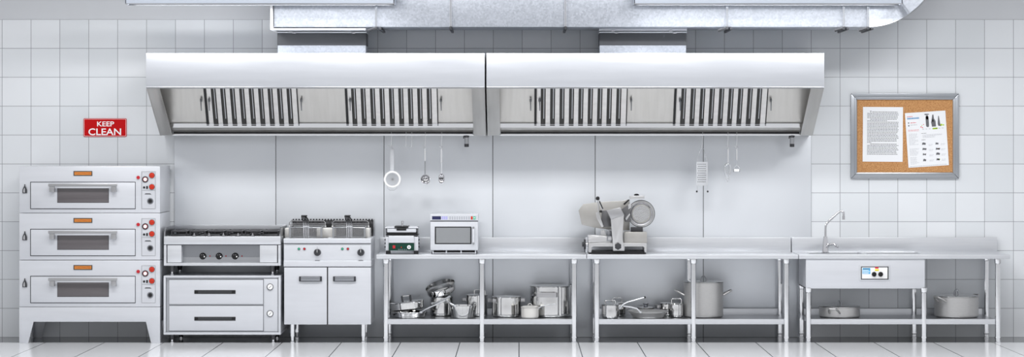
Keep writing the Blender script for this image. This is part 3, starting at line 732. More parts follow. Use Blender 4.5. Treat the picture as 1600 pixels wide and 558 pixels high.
# ------------------------------------------------------------------ extraction hoods
zt, zf, zl = Z(83, 1.2), Z(136.5, 1.2), Z(212, .30)
DF = 1.2; DL = .30
def hood(px0, px1, secs, plain, label, cup):
    x0, x1 = X(px0, DF), X(px1, DF); xc = (x0+x1)/2
    t = thing('extraction_hood', label, 'extractor hood', (xc, -.6, zl), 'wall extraction hoods')
    m = MB()
    m.box(x0, x1, -DF, -DF+.012, zf, zt, 0, .003)                          # fascia
    m.box(x0, x1, -DF+.01, -.012, zt-.012, zt-.001, 0)                      # top sheet
    m.box(x0+.002, x1-.002, -DF-.003, -DF+.03, zf-.012, zf+.006, 1, .003)   # folded lower lip
    m.build('fascia', ['hood_steel', 'mid_steel'], t)
    wf = .128
    for sx, sg in ((x0, 1), (x1, -1)):
        m = MB(); prof = [(-DF+.012, zf-.006), (-DF+.012, zt-.012), (-.012, zt-.012), (-.012, zl), (-DL, zl)]
        a, b = (sx, sx+.012) if sg > 0 else (sx-.012, sx)
        m.prismx(prof, a, b, 0, .002)
        # flange lying in the slanted opening
        a, b = (sx, sx+wf) if sg > 0 else (sx-wf, sx)
        ny, nz_ = -.012*.47, -.012*.88
        m.prismx([(-DF+.012, zf-.004), (-DL, zl), (-DL+.02, zl+.0), (-DF+.04, zf-.004)], a, b, 0, .002)
        e = sx+wf*sg
        m.box(min(e, e+.006*sg), max(e, e+.006*sg), -DL, -DL+.06, zl+.004, zl+.04, 1)
        m.build('side_panel', ['warm_steel', 'hood_steel'], t)
    a, b = x0+.012, x1-.012
    # inner back: slanted filter bank
    yt, zt2 = -.66, 2.66; yb, zb = -.36, Z(193, .36)
    m = MB(); m.prismx([(yt, zt2), (yb, zb), (yb+.015, zb), (yt+.015, zt2)], a, b, 0)
    m.prismx([(yb, zb), (yb, Z(199.5, .36)), (yb+.015, Z(199.5, .36)), (yb+.015, zb)], a, b, 1)
    m.prismx([(yb-.003, zb-.008), (yb-.02, zb-.008), (yb-.02, zb-.012), (yb-.003, zb-.012)], a, b, 1)
    m.prismx([(yt, zt2), (-DF+.02, zt2), (-DF+.02, zt2+.01), (yt, zt2+.01)], a, b, 0)
    ib = m.build('inner_back', ['warm_steel', 'leg_steel'], t)
    m = MB(); m.prismx([(yb-.002, Z(199.5, .36)), (-DL+.005, Z(206.5, .30)), (-DL+.018, Z(206.5, .30)), (yb+.012, Z(199.5, .36))], a, b, 0)
    m.box(a, b, -DL+.012, -.02, Z(208.5, .3), Z(206.3, .3), 1)
    m.box(a, b, -DL-.004, -DL+.012, zl, Z(208.8, .3), 2, .004)
    m.box(a, b, -DL+.01, -.013, zl+.004, zl+.012, 0)
    m.build('grease_gutter', ['warm_steel', 'seam_black', 'leg_steel'], t)
    sl = (zt2-zb)/(yt-yb)
    mid = lambda px: X(px, .46)
    def slab(mb, xa, xb, off, mi, za=zt2, zc=zb, th=.01):
        # strip lying 'off' in front of the slanted bank between heights zc..za
        ya, yc = yb+(za-zb)/sl-off, yb+(zc-zb)/sl-off
        mb.prismx([(ya, za), (yc, zc), (yc+th, zc), (ya+th, za)], xa, xb, mi)
    zlow = Z(199.3, .36)
    for (l, r, slots) in secs:
        m = MB(); slab(m, mid(l)+.02, mid(r), .012, 0, th=.008)
        for (u, v) in ((l-1.6, l+2.0), (r-.6, r+.9)): slab(m, mid(u), mid(v), .020, 1, zc=zlow+.02, th=.012)
        fl = m.build('grease_filter', ['filter_metal', 'seam_black'], t)
        for s_ in slots:
            m = MB(); xs, xe = mid(s_-3.7), mid(s_+3.7)
            slab(m, xs, xe, .016, 0, zc=zlow+.005, th=.006)
            slab(m, xs, xs+.006, .022, 1, zc=zlow+.05, th=.008); slab(m, xe-.004, xe, .022, 1, zc=zlow+.05, th=.008)
            slab(m, mid(s_+.6), mid(s_+1.7), .0185, 2, zc=zlow+.09, th=.004)
            m.build('filter_slot', ['slot_dark', 'seam_black', 'mid_steel'], fl)
    for hx in plain:
        m = MB(); xh = mid(hx); y1 = yb+(Z(157, .5)-zb)/sl-.02
        p = [(xh, y1+.02, Z(154, .5)), (xh, y1-.025, Z(154.5, .5)), (xh, y1-.03, Z(158, .5)), (xh+.002, y1+.0, Z(173, .5))]
        m.tube(p, .006, 8); m.lathe((xh, y1-.012, Z(157, .5)), [(0, -.02), (.011, -.012), (.011, .012), (0, .02)], 12)
        m.build('filter_handle', 'grey_metal', t)
    m = MB(); cx = X(cup, DL); m.cyl((cx, -DL+.02, zl), (cx, -DL+.02, zl-.02), .030, .022, mi=1); m.lathe((cx, -DL+.02, 0), [(0, zl-.018), (.022, zl-.018), (.022, zl-.085), (0, zl-.085)], 20); m.lathe((cx, -DL+.02, 0), [(0, zl-.084), (.0235, zl-.084), (.0235, zl-.115), (0, zl-.118)], 20, 1); m.cyl((cx-.03, -DL+.02, zl-.004), (cx-.03, -DL+.02, zl-.03), .005, n=8, mi=1)
    m.build('grease_cup', ['mid_steel', 'dark_metal'], t, 'small bottle-shaped grease cup')
    return t
sl = lambda a, n=9, p=14.7: [a+p*i for i in range(n)]
hood(228, 757.4, [(322.5, 465.5, sl(336)), (541.8, 683.6, sl(553.8, 9, 14.67))], (316, 328.5, 472, 548, 689.5), 'wide steel extraction hood over the ovens, range and fryer', 729)
hood(760, 1288, [(836.5, 979, sl(848.6, 9, 14.72)), (1054, 1197.5, sl(1067.2, 9, 14.72))], (829, 843, 985.5, 1061.5, 1203), 'wide steel extraction hood over the meat slicer and its table', 1238)

# ------------------------------------------------------------------ duct and risers
DD = .95
zb = Z(42.2, DD); ztd = zb + .62
t = thing('ventilation_duct', 'large galvanised rectangular air duct running above both hoods', 'duct', (X(900, DD), -.6, zb))
m = MB(); m.box(X(427, DD), X(1355, DD), -DD, -.32, zb, ztd, 0, .004)
m.build('straight_run', 'galvanised', t)
R = 116/S(DD); cx, cz = X(1355, DD), zb + R; Ri = R-.62
pts = [(cx+R*math.sin(a), cz-R*math.cos(a)) for a in [PI/2*i/20 for i in range(21)]] + [(cx+Ri*math.sin(a), cz-Ri*math.cos(a)) for a in [PI/2*i/20 for i in range(20, -1, -1)]]
m = MB(); n = 21
for i in range(20):
    qd = [pts[i], pts[i+1], pts[2*n-2-i], pts[2*n-1-i]]
    m.prism(qd, -DD, -.32, 0)
bmesh.ops.remove_doubles(m.bm, verts=m.bm.verts, dist=.0005)
m.tube([(p[0], -DD-.001, p[1]) for p in pts[:n]], .006, 8, mi=1)
m.box(cx+Ri, cx+R, -DD, -.32, cz, 4.4, 0)
m.build('elbow', ['galvanised', 'mid_steel'], t)
m = MB(); xe = X(427, DD)
m.box(xe-.026, X(571, DD), -DD-.012, -.75, zb-.026, zb-.016, 0, .003); m.box(xe-.03, xe, -DD-.012, -.30, zb-.03, ztd+.02, 0, .004); m.box(xe-.002, xe+.004, -DD-.014, -DD, zb, ztd, 1)
m.build('end_flange', ['sign_white', 'charcoal_plastic'], t, 'bright end flange')
for px in (586.5, 704, 883, 1135):
    m = MB(); x = X(px, DD); m.box(x-.008, x+.008, -DD-.006, -.3, zb-.006, ztd, 0, .002); m.box(x-.001, x+.0015, -DD-.0075, -DD-.005, zb, ztd, 1); m.build('joint_flange', ['galvanised', 'charcoal_plastic'], t)
def hanger(px, side=0):
    m = MB(); x = X(px, 1.0)
    for dx in ((-.006, .006)): m.cyl((x+dx, -DD-.022, zb-.012), (x+dx, -DD-.022, 4.4), .004, n=8)
    m.lathe((x, -DD-.022, zb-.012), [(0, -.02), (.014, -.014), (.016, 0), (.014, .014), (0, .02)], 12, 1)
    m.box(x-.012+side*.04, x+.012+(side*.04 if side else 0), -DD-.03, -.30, zb-.03, zb-.006, 1, .003)
    if side: m.cyl((x-.0, -DD-.022, zb-.010), (x-.085, -DD+.01, zb-.034), .013, .015, 12, 1)
    m.build('hanger_clamp', ['leg_steel', 'charcoal_plastic'], t)
for px, sd in ((587.5, 1), (704, 0), (883.5, 0), (1136.5, 1), (1319, 1), (1357, 1)): hanger(px, sd)
def riser(a, b, lab):
    dr = .66
    t = thing('duct_riser', lab, 'duct', (X((a+b)/2, dr), -.6, zt), 'hood duct risers')
    m = MB(); m.box(X(a, dr), X(b, dr), -dr, -.36, zt+.001, zb-.045, 0, .003); m.build('duct_box', 'galvanised', t)
    m = MB(); m.box(X(a, dr)-.004, X(b, dr)+.004, -dr-.005, -.355, Z(71, dr), zb-.046, 0, .004); m.build('shade_sleeve', 'riser_shade', t, 'dark sleeve standing in for shade')  # dark sleeve imitates the shade on the riser's upper half, below the flange
    m = MB(); m.box(X(a-1, dr), X(b+1.5, dr), -dr-.03, -.34, zb-.045, zb-.033, 0, .003); m.box(X(a-1, dr), X(b+1, dr), -dr-.045, -.34, zb-.025, zb-.001, 0, .003)
    m.box(X(a, dr), X(b, dr), -dr-.01, -.35, zb-.033, zb-.025, 1)
    for f in (.15, .82):
        x = X(a+(b-a)*f, dr); m.box(x-.018, x+.018, -dr-.05, -dr-.02, zb-.030, zb-.018, 2, .002); m.box(x+.02, x+.055, -dr-.038, -dr-.02, zb-.052, zb-.042, 2, .002)
    m.build('flange', ['satin_steel', 'dark_metal', 'chrome'], t)
riser(434, 571.5, 'short galvanised duct box on top of the hood over the ovens')
riser(937, 1072, 'short galvanised duct box on top of the hood over the meat slicer')

# ------------------------------------------------------------------ ceiling luminaires
def area(name, loc, size, size_y, power, rot=(0, 0, 0)):
    l = bpy.data.lights.new(name, 'AREA'); l.shape = 'RECTANGLE'; l.size = size; l.size_y = size_y; l.energy = power
    o = bpy.data.objects.new(name, l); COL.objects.link(o); o.location = loc; o.rotation_euler = rot
    return o
def lamp(a, b, label, grp='hanging luminaires', y=-1.16):
    x0, x1 = X(a, 1.2), X(b, 1.2); z0 = 3.381
    t = thing('hanging_luminaire', label, 'ceiling light', ((x0+x1)/2, y, z0), grp)
    m = MB(); yf, yb = y-.10, y+.10
    m.prismx([(yf, z0), (yf, z0+.13), (yf+.02, z0+.15), (yb-.02, z0+.15), (yb, z0+.13), (yb, z0), (yb-.01, z0), (yb-.01, z0+.12), (yf+.01, z0+.12), (yf+.01, z0)], x0, x1, 0, .002)
    for x in (x0, x1-.01): m.box(x, x+.01, yf, yb, z0, z0+.14)
    m.box(x0+.01, x1-.01, yb-.016, yb-.010, z0, z0+.030, 1); m.box(x0, x1, yf-.002, yf+.012, z0-.004, z0+.006, 2); m.box(x0, x1, yb-.012, yb+.002, z0-.004, z0+.006, 2)
    hs = m.build('housing', ['lamp_housing', 'charcoal_plastic', 'grey_metal'], t)
    m = MB(); m.box(x0+.05, x1-.05, yf+.025, yb-.025, z0+.075, z0+.09); m.build('diffuser', 'lamp_glow', t, 'glowing tube panel facing down')
    la = area('luminaire_light', (0, 0, .024), x1-x0-.1, .13, 14); la.parent = t
    for f in (.15, .85):
        x = x0+(x1-x0)*f; m = MB(); m.cyl((x, y, z0+.15), (x, y, 4.4), .006, n=8); m.build('suspension_rod', 'leg_steel', t)
lamp(197, 617, 'long hanging luminaire in front of the duct above the ovens and fryer')
lamp(990, 1409, 'long hanging luminaire in front of the duct above the meat slicer')

# ------------------------------------------------------------------ keep clean sign
t = thing('wall_sign', 'red sign with white lettering on the tiles above the deck ovens', 'sign', (X(164, .01), -.006, Z(214, .01)))
def rrect(x0, x1, z0, z1, r, n=5):
    o = []
    for cx, cz, a0 in ((x1-r, z1-r, 0), (x0+r, z1-r, 1), (x0+r, z0+r, 2), (x1-r, z0+r, 3)):
        for i in range(n+1): a = (a0+i/n)*PI/2; o.append((cx+r*math.cos(a), cz+r*math.sin(a)))
    return o
sx0, sx1, sz0, sz1 = X(130.3, .01), X(197.8, .01), Z(213.8, .01), Z(185, .01)
m = MB(); m.prism(rrect(sx0, sx1, sz0, sz1, .014), -.009, -.001, 0); m.prism(rrect(sx0+.006, sx1-.006, sz0+.006, sz1-.006, .010), -.0095, -.008, 1); m.prism(rrect(sx0+.009, sx1-.009, sz0+.009, sz1-.009, .008), -.0100, -.009, 0)
m.build('sign_plate', ['sign_red', 'sign_white'], t, 'red plate with thin white border')
m = MB(); text_into(m, 'KEEP', X(165, .01), Z(193.7, .01), -.0100, 7.6/S(0), 26.5/S(0), 0, .0015, .012); text_into(m, 'CLEAN', X(163.7, .01), Z(206, .01), -.0100, 10.6/S(0), 51/S(0), 0, .0015, .014)
m.build('lettering', 'sign_white', t, 'white capital lettering')

# ------------------------------------------------------------------ pinboard
t = thing('pinboard', 'cork pinboard with grey metal frame on the tiled wall above the sink', 'notice board', (X(1414, .03), -.01, Z(279, .03)))
x0, x1, z0, z1 = X(1329.5, .03), X(1498.8, .03), Z(279.3, .03), Z(146, .03); fw = .066
m = MB(); m.box(x0+.02, x1-.02, -.012, -.001, z0+.02, z1-.02); m.build('cork_panel', 'cork', t, 'brown cork surface')
for nm, P4 in (('top', [(x0, z1), (x1, z1), (x1-fw, z1-fw), (x0+fw, z1-fw)]), ('bottom', [(x0, z0), (x1, z0), (x1-fw, z0+fw), (x0+fw, z0+fw)]),
               ('left', [(x0, z0), (x0, z1), (x0+fw, z1-fw), (x0+fw, z0+fw)]), ('right', [(x1, z0), (x1, z1), (x1-fw, z1-fw), (x1-fw, z0+fw)])):
    m = MB(); pts = P4
    # outer roll, inner bead: two stepped mouldings
    m.prism(pts, -.030, -.001, 0, .009)
    k = .60; cx = (x0+x1)/2; cz = (z0+z1)/2
    def lerp(p, o, f): return (p[0]+(o[0]-p[0])*f, p[1]+(o[1]-p[1])*f)
    o1, o2, i2, i1 = pts if nm in ('top', 'bottom') else (pts[0], pts[1], pts[2], pts[3])
    m.prism([lerp(o1, i1, .62), lerp(o2, i2, .62), lerp(o2, i2, .9), lerp(o1, i1, .9)], -.036, -.02, 0, .004)
    m.build('frame_rail', 'frame_alu', t)
def sheet(name, label, cx, cz, w, h, rot, fill, extra=None):
    t = thing(name, label, 'paper', (cx, -.0125, cz), 'papers on the pinboard')
    m = MB(); m.box(cx-w/2, cx+w/2, -.0145, -.0132, cz-h/2, cz+h/2); p = m.build('page', 'paper', t)
    fill(cx, cz, w, h, t)
    t.rotation_euler = (0, rot, 0)
YP = -.0145
def bar(m, xa, xb, zc, th, mi=0): m.box(xa, xb, YP-.0006, YP, zc-th/2, zc+th/2, mi)
def words(m, xa, xb, zc, th, mi=0, wl=(.010, .028)):
    x = xa
    while x < xb:
        w_ = min(random.uniform(*wl), xb-x); bar(m, x, x+w_, zc, th, mi); x += w_+.0035
def letter(cx, cz, w, h, t):
    m = MB(); L0, R0 = cx-w/2+.045, cx+w/2-.045; z = cz+h/2-.052
    text_into(m, 'T', L0+.036, z, YP, .022, .018, 0, .0006, .02)
    for i in range(30):
        a = L0 + (.05 if i in (0,) else 0) + (.03 if i in (5, 22) else 0); b = R0 - random.choice((0, 0, .01, .02)) - (.12 if i in (6, 21) else 0) - (.14 if i == 21 else 0)
        words(m, a, b, z, .0058, 0); z -= .0151
    m.build('body_text', 'ink', t, 'grey lines of small print')
def flyer(cx, cz, w, h, t):
    m = MB(); L0, R0, T0 = cx-w/2, cx+w/2, cz+h/2
    u = lambda f: L0+w*f
    v = lambda f: T0-h*f
    words(m, u(.05), u(.18), v(.07), .006, 4); words(m, u(.05), u(.34), v(.105), .015, 2, (.01, .014))
    words(m, u(.12), u(.26), v(.185), .006, 4); words(m, u(.12), u(.28), v(.225), .005, 1); bar(m, u(.06), u(.09), v(.185), .012, 0); bar(m, u(.06), u(.09), v(.235), .014, 0)
    words(m, u(.05), u(.32), v(.315), .003, 4); words(m, u(.05), u(.32), v(.335), .003, 4)
    for k in range(7): bar(m, u(.40+k*.08), u(.45+k*.08), v(.315), .005, 1)
    bar(m, u(.66), u(.78), v(.315), .016, 3)
    words(m, u(.37), u(.50), v(.39), .004, 0)
    for k in range(4): words(m, u(.40), u(.88 if k < 2 else .7), v(.42+k*.016), .003, 1)
    words(m, u(.37), u(.46), v(.51), .005, 0)
    for g0 in (.39, .66, .82):
        for k in range(11 if g0 < .5 else 7): words(m, u(.06), u(random.uniform(.2, .3)), v(g0+k*.0195), .003, 1)
    for r in range(4):
        for c_, xx in enumerate((.48, .78)):
            words(m, u(xx+.05), u(xx+.16), v(.60+r*.095), .003, 1); words(m, u(xx+.05), u(xx+.14), v(.62+r*.095), .003, 1)
    words(m, u(.04), u(.95), v(.98), .004, 1)
    m.build('printed_text', ['ink', 'ink_grey', 'ink_blue', 'ink_lime', 'ink_red'], t)
    m = MB()
    def shape(pts, mi=0): m.prism([(u(a), v(b)) for a, b in pts], YP-.0008, YP, mi)
    shape([(.50, .10), (.50, .25), (.515, .28), (.565, .28), (.575, .25), (.575, .10), (.56, .065), (.515, .065)]); shape([(.51, .085), (.51, .14), (.565, .14), (.565, .085)], 2)
    shape([(.47, .045), (.50, .035), (.58, .04), (.60, .055), (.50, .06)])
    shape([(.645, .28), (.63, .20), (.655, .12), (.67, .06), (.70, .06), (.705, .13), (.74, .18), (.745, .28)]); shape([(.66, .15), (.69, .14), (.69, .19), (.66, .19)], 3)
    shape([(.80, .27), (.79, .23), (.815, .09), (.83, .09), (.85, .23), (.87, .28)])
    for (a, b, s_, mi) in ((.375, .27, .016, 2), (.40, .245, .012, 1), (.41, .285, .014, 2), (.44, .23, .012, 2), (.88, .255, .028, 1), (.93, .26, .02, 1)):
        shape([(a+s_*math.cos(k*PI/4), b+s_*.7*math.sin(k*PI/4)) for k in range(8)], mi)
    icons = [(.37, .575), (.37, .67), (.37, .765), (.37, .875), (.70, .585), (.70, .68), (.70, .775), (.70, .875)]
    for k, (a, b) in enumerate(icons):
        wv = random.uniform(.05, .09)
        shape([(a, b+.025), (a+.01, b-.015), (a+wv*.6, b-.02+.01*(k % 3)), (a+wv+.02, b-.005), (a+wv+.01, b+.028), (a+.04, b+.02)])
        if k in (5, 7): shape([(a+.04, b), (a+.09, b-.005), (a+.09, b+.015), (a+.04, b+.02)], 4 if k == 5 else 1)
    m.build('printed_pictures', ['ink', 'ink_lime', 'ink_red', 'paper', 'badge_orange'], t)
sheet('printed_letter', 'white page of plain grey text pinned on the cork board', X(1379.3, .01), Z(210, .01), 62.5/S(0), 85.5/S(0), math.radians(.4), letter)
sheet('printed_flyer', 'tilted flyer with small pictures and coloured headings pinned on the cork board', X(1448.2, .01), Z(217.5, .01), 63.3/S(0), 85.5/S(0), math.radians(-3.8), flyer)

# ------------------------------------------------------------------ hanging utensils
zr = zl + .015; yr = -DL-.004
def hook(px, label, low=229.5):
    m = MB(); x = X(px, .31); zt_, zb_ = Z(205.5, .31), Z(low, .31)
    y = yr-.006
    p = [(x, y+.002, Z(208.9, .3)+.003), (x, y+.003, zt_-.006), (x, y, zt_), (x, y-.004, zt_-.010), (x+.003, y-.004, zt_-.06), (x-.004, y-.004, zb_+.03)]
    p += [(x-.012+.012*math.cos(a)-.0, y-.004, zb_+.012-.012*math.sin(a)) for a in [PI*i/6 for i in range(0, 7)]]
    m.tube(p, .0026, 8)
    return tag(m.build('s_hook', 'leg_steel', None), label, 'hook', 'hooks on the hood rail')
hook(611.5, 'thin wire hook on the hood rail holding the round sieve')
hook(634.5, 'thin empty wire hook on the hood rail, nearer the round sieve')
hook(643.5, 'thin empty wire hook on the hood rail, nearer the ladle')
hook(664.5, 'thin wire hook on the hood rail holding the ladle')
hook(690, 'thin wire hook on the hood rail holding the slotted spoon')
hook(1097.8, 'thin wire hook on the hood rail holding the grater')
hook(1137.5, 'thin wire hook on the hood rail holding the whisk')
hook(1151.2, 'thin wire hook on the hood rail holding the small peeler')
du = .315
def U(px, py, dy=0): return (X(px, du), -du-dy, Z(py, du))
def loop(m, px, py, r=.009, mi=0): m.torus(U(px, py), r, .0028, RX, 16, 6, mi)
t = thing('hanging_sieve', 'round white-rimmed sieve hanging from the hood rail', 'sieve', U(613, 294), 'utensils hanging from the hood rail')
m = MB(); m.torus(U(613, 280.5), 11.7/S(du), .0115, RX, 48, 10); m.build('rim', 'white_plastic', t, 'thick white ring')
m = MB(); m.lathe(U(613, 280.5), [(11.3/S(du)*math.cos(a), -.05*math.sin(a)-.0) for a in [PI/2*i/8 for i in range(9)]][:-1]+[(0, -.05)], 32, 0, RX); o = m.build('wire_mesh', 'wire_grey', t); md = o.modifiers.new('w', 'WIREFRAME'); md.thickness = .0012
m = MB(); m.bp(609.6, 615.4, 231.5, 268.5, du+.004, du-.002, 0, .001); loop(m, 611.4, 230); m.build('handle', 'satin_steel', t)
m = MB(); m.tube([U(605.5, 291), U(605.2, 294), U(609, 297.3), U(616, 297.3), U(620, 294), U(620, 291)], .0022, 6); m.build('rest_loop', 'leg_steel', t)
t = thing('ladle', 'slotted ladle with round bowl hanging from the hood rail', 'ladle', U(665, 288), 'utensils hanging from the hood rail')
m = MB(); m.cyl(U(664.2, 251.5), U(664.2, 232.5), .0115, .0105); loop(m, 663.6, 230.5); m.build('grip', 'leg_steel', t)
m = MB(); m.cyl(U(664.2, 272.5), U(664.2, 251.5), .006, n=12); m.build('shaft', 'mid_steel', t)
m = MB(); c = U(664.5, 280, 0)
m.lathe(c, [(.001, -.035), (.022, -.031), (.036, -.02), (.045, -.004), (.047, 0), (.045, .001), (.034, -.016), (.02, -.026), (0, -.030)], 32, 0, rx(math.radians(75)))
for k in range(9):
    a = k*2.4; r_ = .008+.003*k; m.lathe((c[0]+r_*math.cos(a), c[1]-.004, c[2]+r_*math.sin(a)), [(0, -.002), (.0045, 0), (0, .003)], 10, 1, RX)
m.pp([(668.5, 284), (671.5, 281), (672, 284), (670, 287.5), (666, 288.5)], du+.02, du-.01, 0, .003)
m.build('bowl', ['chrome', 'charcoal_plastic'], t, 'perforated bowl with pouring lip')
t = thing('slotted_spoon', 'oval slotted spoon with thick handle hanging from the hood rail', 'spoon', U(690, 287), 'utensils hanging from the hood rail')
m = MB(); m.cyl(U(689.8, 254), U(689.8, 233), .0135, .0125); loop(m, 689.6, 230.3); m.build('grip', 'leg_steel', t)
m = MB(); m.cyl(U(689.8, 271), U(689.8, 254), .0095, n=14); m.build('shaft', 'satin_steel', t)
m = MB(); c = Vector(U(689.8, 279)); prof = [(0, -.016), (.014, -.014), (.024, -.008), (.030, 0), (.028, .002), (.02, -.006), (0, -.012)]
m.lathe(c, prof, 28, 0, Matrix(((1, 0, 0), (0, 1, 0), (0, 0, 1.75))) @ RX)
for dx, dz in ((-.008, .02), (.008, .02), (0, .0), (-.01, -.012), (.01, -.012), (0, -.028), (0, .034)): m.lathe((c.x+dx, c.y-.006, c.z+dz), [(0, -.002), (.0045, 0), (0, .003)], 10, 1, RX)
m.build('bowl', ['chrome', 'charcoal_plastic'], t, 'oval perforated bowl')
t = thing('grater', 'pale box-shaped grater with perforated face hanging from the hood rail', 'grater', U(1097, 299), 'utensils hanging from the hood rail')
m = MB(); n = 12; xa, xb = X(1088, du), X(1106, du); za, zb_ = Z(290, du), Z(253, du)
pr = [(xa+(xb-xa)*i/n, -du-.018*math.sin(PI*i/n)-.004) for i in range(n+1)]
v = [(p[0], p[1], za) for p in pr] + [(p[0], p[1], zb_) for p in pr]
m.poly(v, [(i, i+1, n+2+i, n+1+i) for i in range(n)]); 
v = [(p[0], p[1]+.003, za) for p in pr] + [(p[0], p[1]+.003, zb_) for p in pr]
m.poly(v, [(i, i+1, n+2+i, n+1+i) for i in range(n)])
for r in range(9):
    for k in range(6):
        xx = xa+.016+k*.0145+(r % 2)*.005; f = (xx-xa)/(xb-xa)
        if f > .93: continue
        yy = -du-.018*math.sin(PI*f)-.005; zz = zb_-.024-r*.0225
        m.lathe((xx, yy, zz), [(0, -.002), (.0046, 0), (0, .0028)], 8, 1, RX)
m.build('grating_face', ['satin_steel', 'charcoal_plastic'], t, 'white perforated grating plate')
m = MB(); m.tube([U(1089.5, 298, .004), U(1089, 253, .004), U(1093.5, 236, 0), U(1097.5, 229.5, 0), U(1100.5, 236, 0), U(1105, 253, .004), U(1105, 298, .004)], .0026, 8)
for px in (1088.7, 1105.7): m.lathe(U(px, 299.3, .004), [(0, -.011), (.009, -.007), (.009, .006), (0, .011)], 12, 1)
m.build('wire_frame', ['leg_steel', 'black_plastic'], t, 'wire frame with black tips')
t = thing('whisk', 'balloon whisk hanging head down from the hood rail', 'whisk', U(1137, 286), 'utensils hanging from the hood rail')
m = MB(); m.cyl(U(1137.6, 254), U(1137.6, 233), .0105, .0115); loop(m, 1137.5, 230.5, .010); m.build('grip', 'leg_steel', t)
m = MB()
for k in range(5):
    a = PI*k/5; pts = []
    for i in range(17):
        tt = i/16*PI*2-PI; s_ = math.sin(tt); 
        f = (1-math.cos(tt+PI))/2
        rad = .036*math.sin(PI*f**.6)*(1 if tt > 0 else -1); zz = Z(254, du) - (Z(254, du)-Z(285.5, du))*f
        if i == 8: rad = 0
        pts.append((X(1136.6, du)+rad*math.cos(a), -du+rad*math.sin(a)*.5, zz))
    m.tube(pts, .0016, 6)
m.build('wire_balloon', 'leg_steel', t)
t = thing('peeler', 'small peeler with a wide blade hanging at the end of the utensil row', 'peeler', U(1151, 269), 'utensils hanging from the hood rail')
m = MB(); m.cyl(U(1151.2, 250), U(1151.2, 233), .0105, .0115); loop(m, 1151.2, 230.5, .010); m.build('grip', 'leg_steel', t)
m = MB(); m.tube([U(1151.2, 250), U(1151.2, 258), U(1147.2, 262), U(1147.2, 266)], .0022, 6); m.tube([U(1151.2, 257.5), U(1155.2, 262), U(1155.2, 266)], .0022, 6); m.build('fork', 'leg_steel', t)
m = MB(); m.bp(1147.2, 1155, 264.4, 268, du+.008, du-.002, 0, .002); m.bp(1145.6, 1147.2, 263.8, 269, du+.006, du-.004, 1, .001); m.bp(1155, 1156.2, 263.8, 269, du+.006, du-.004, 1, .001); m.build('blade', ['sign_white', 'mid_steel'], t, 'bright wide blade')

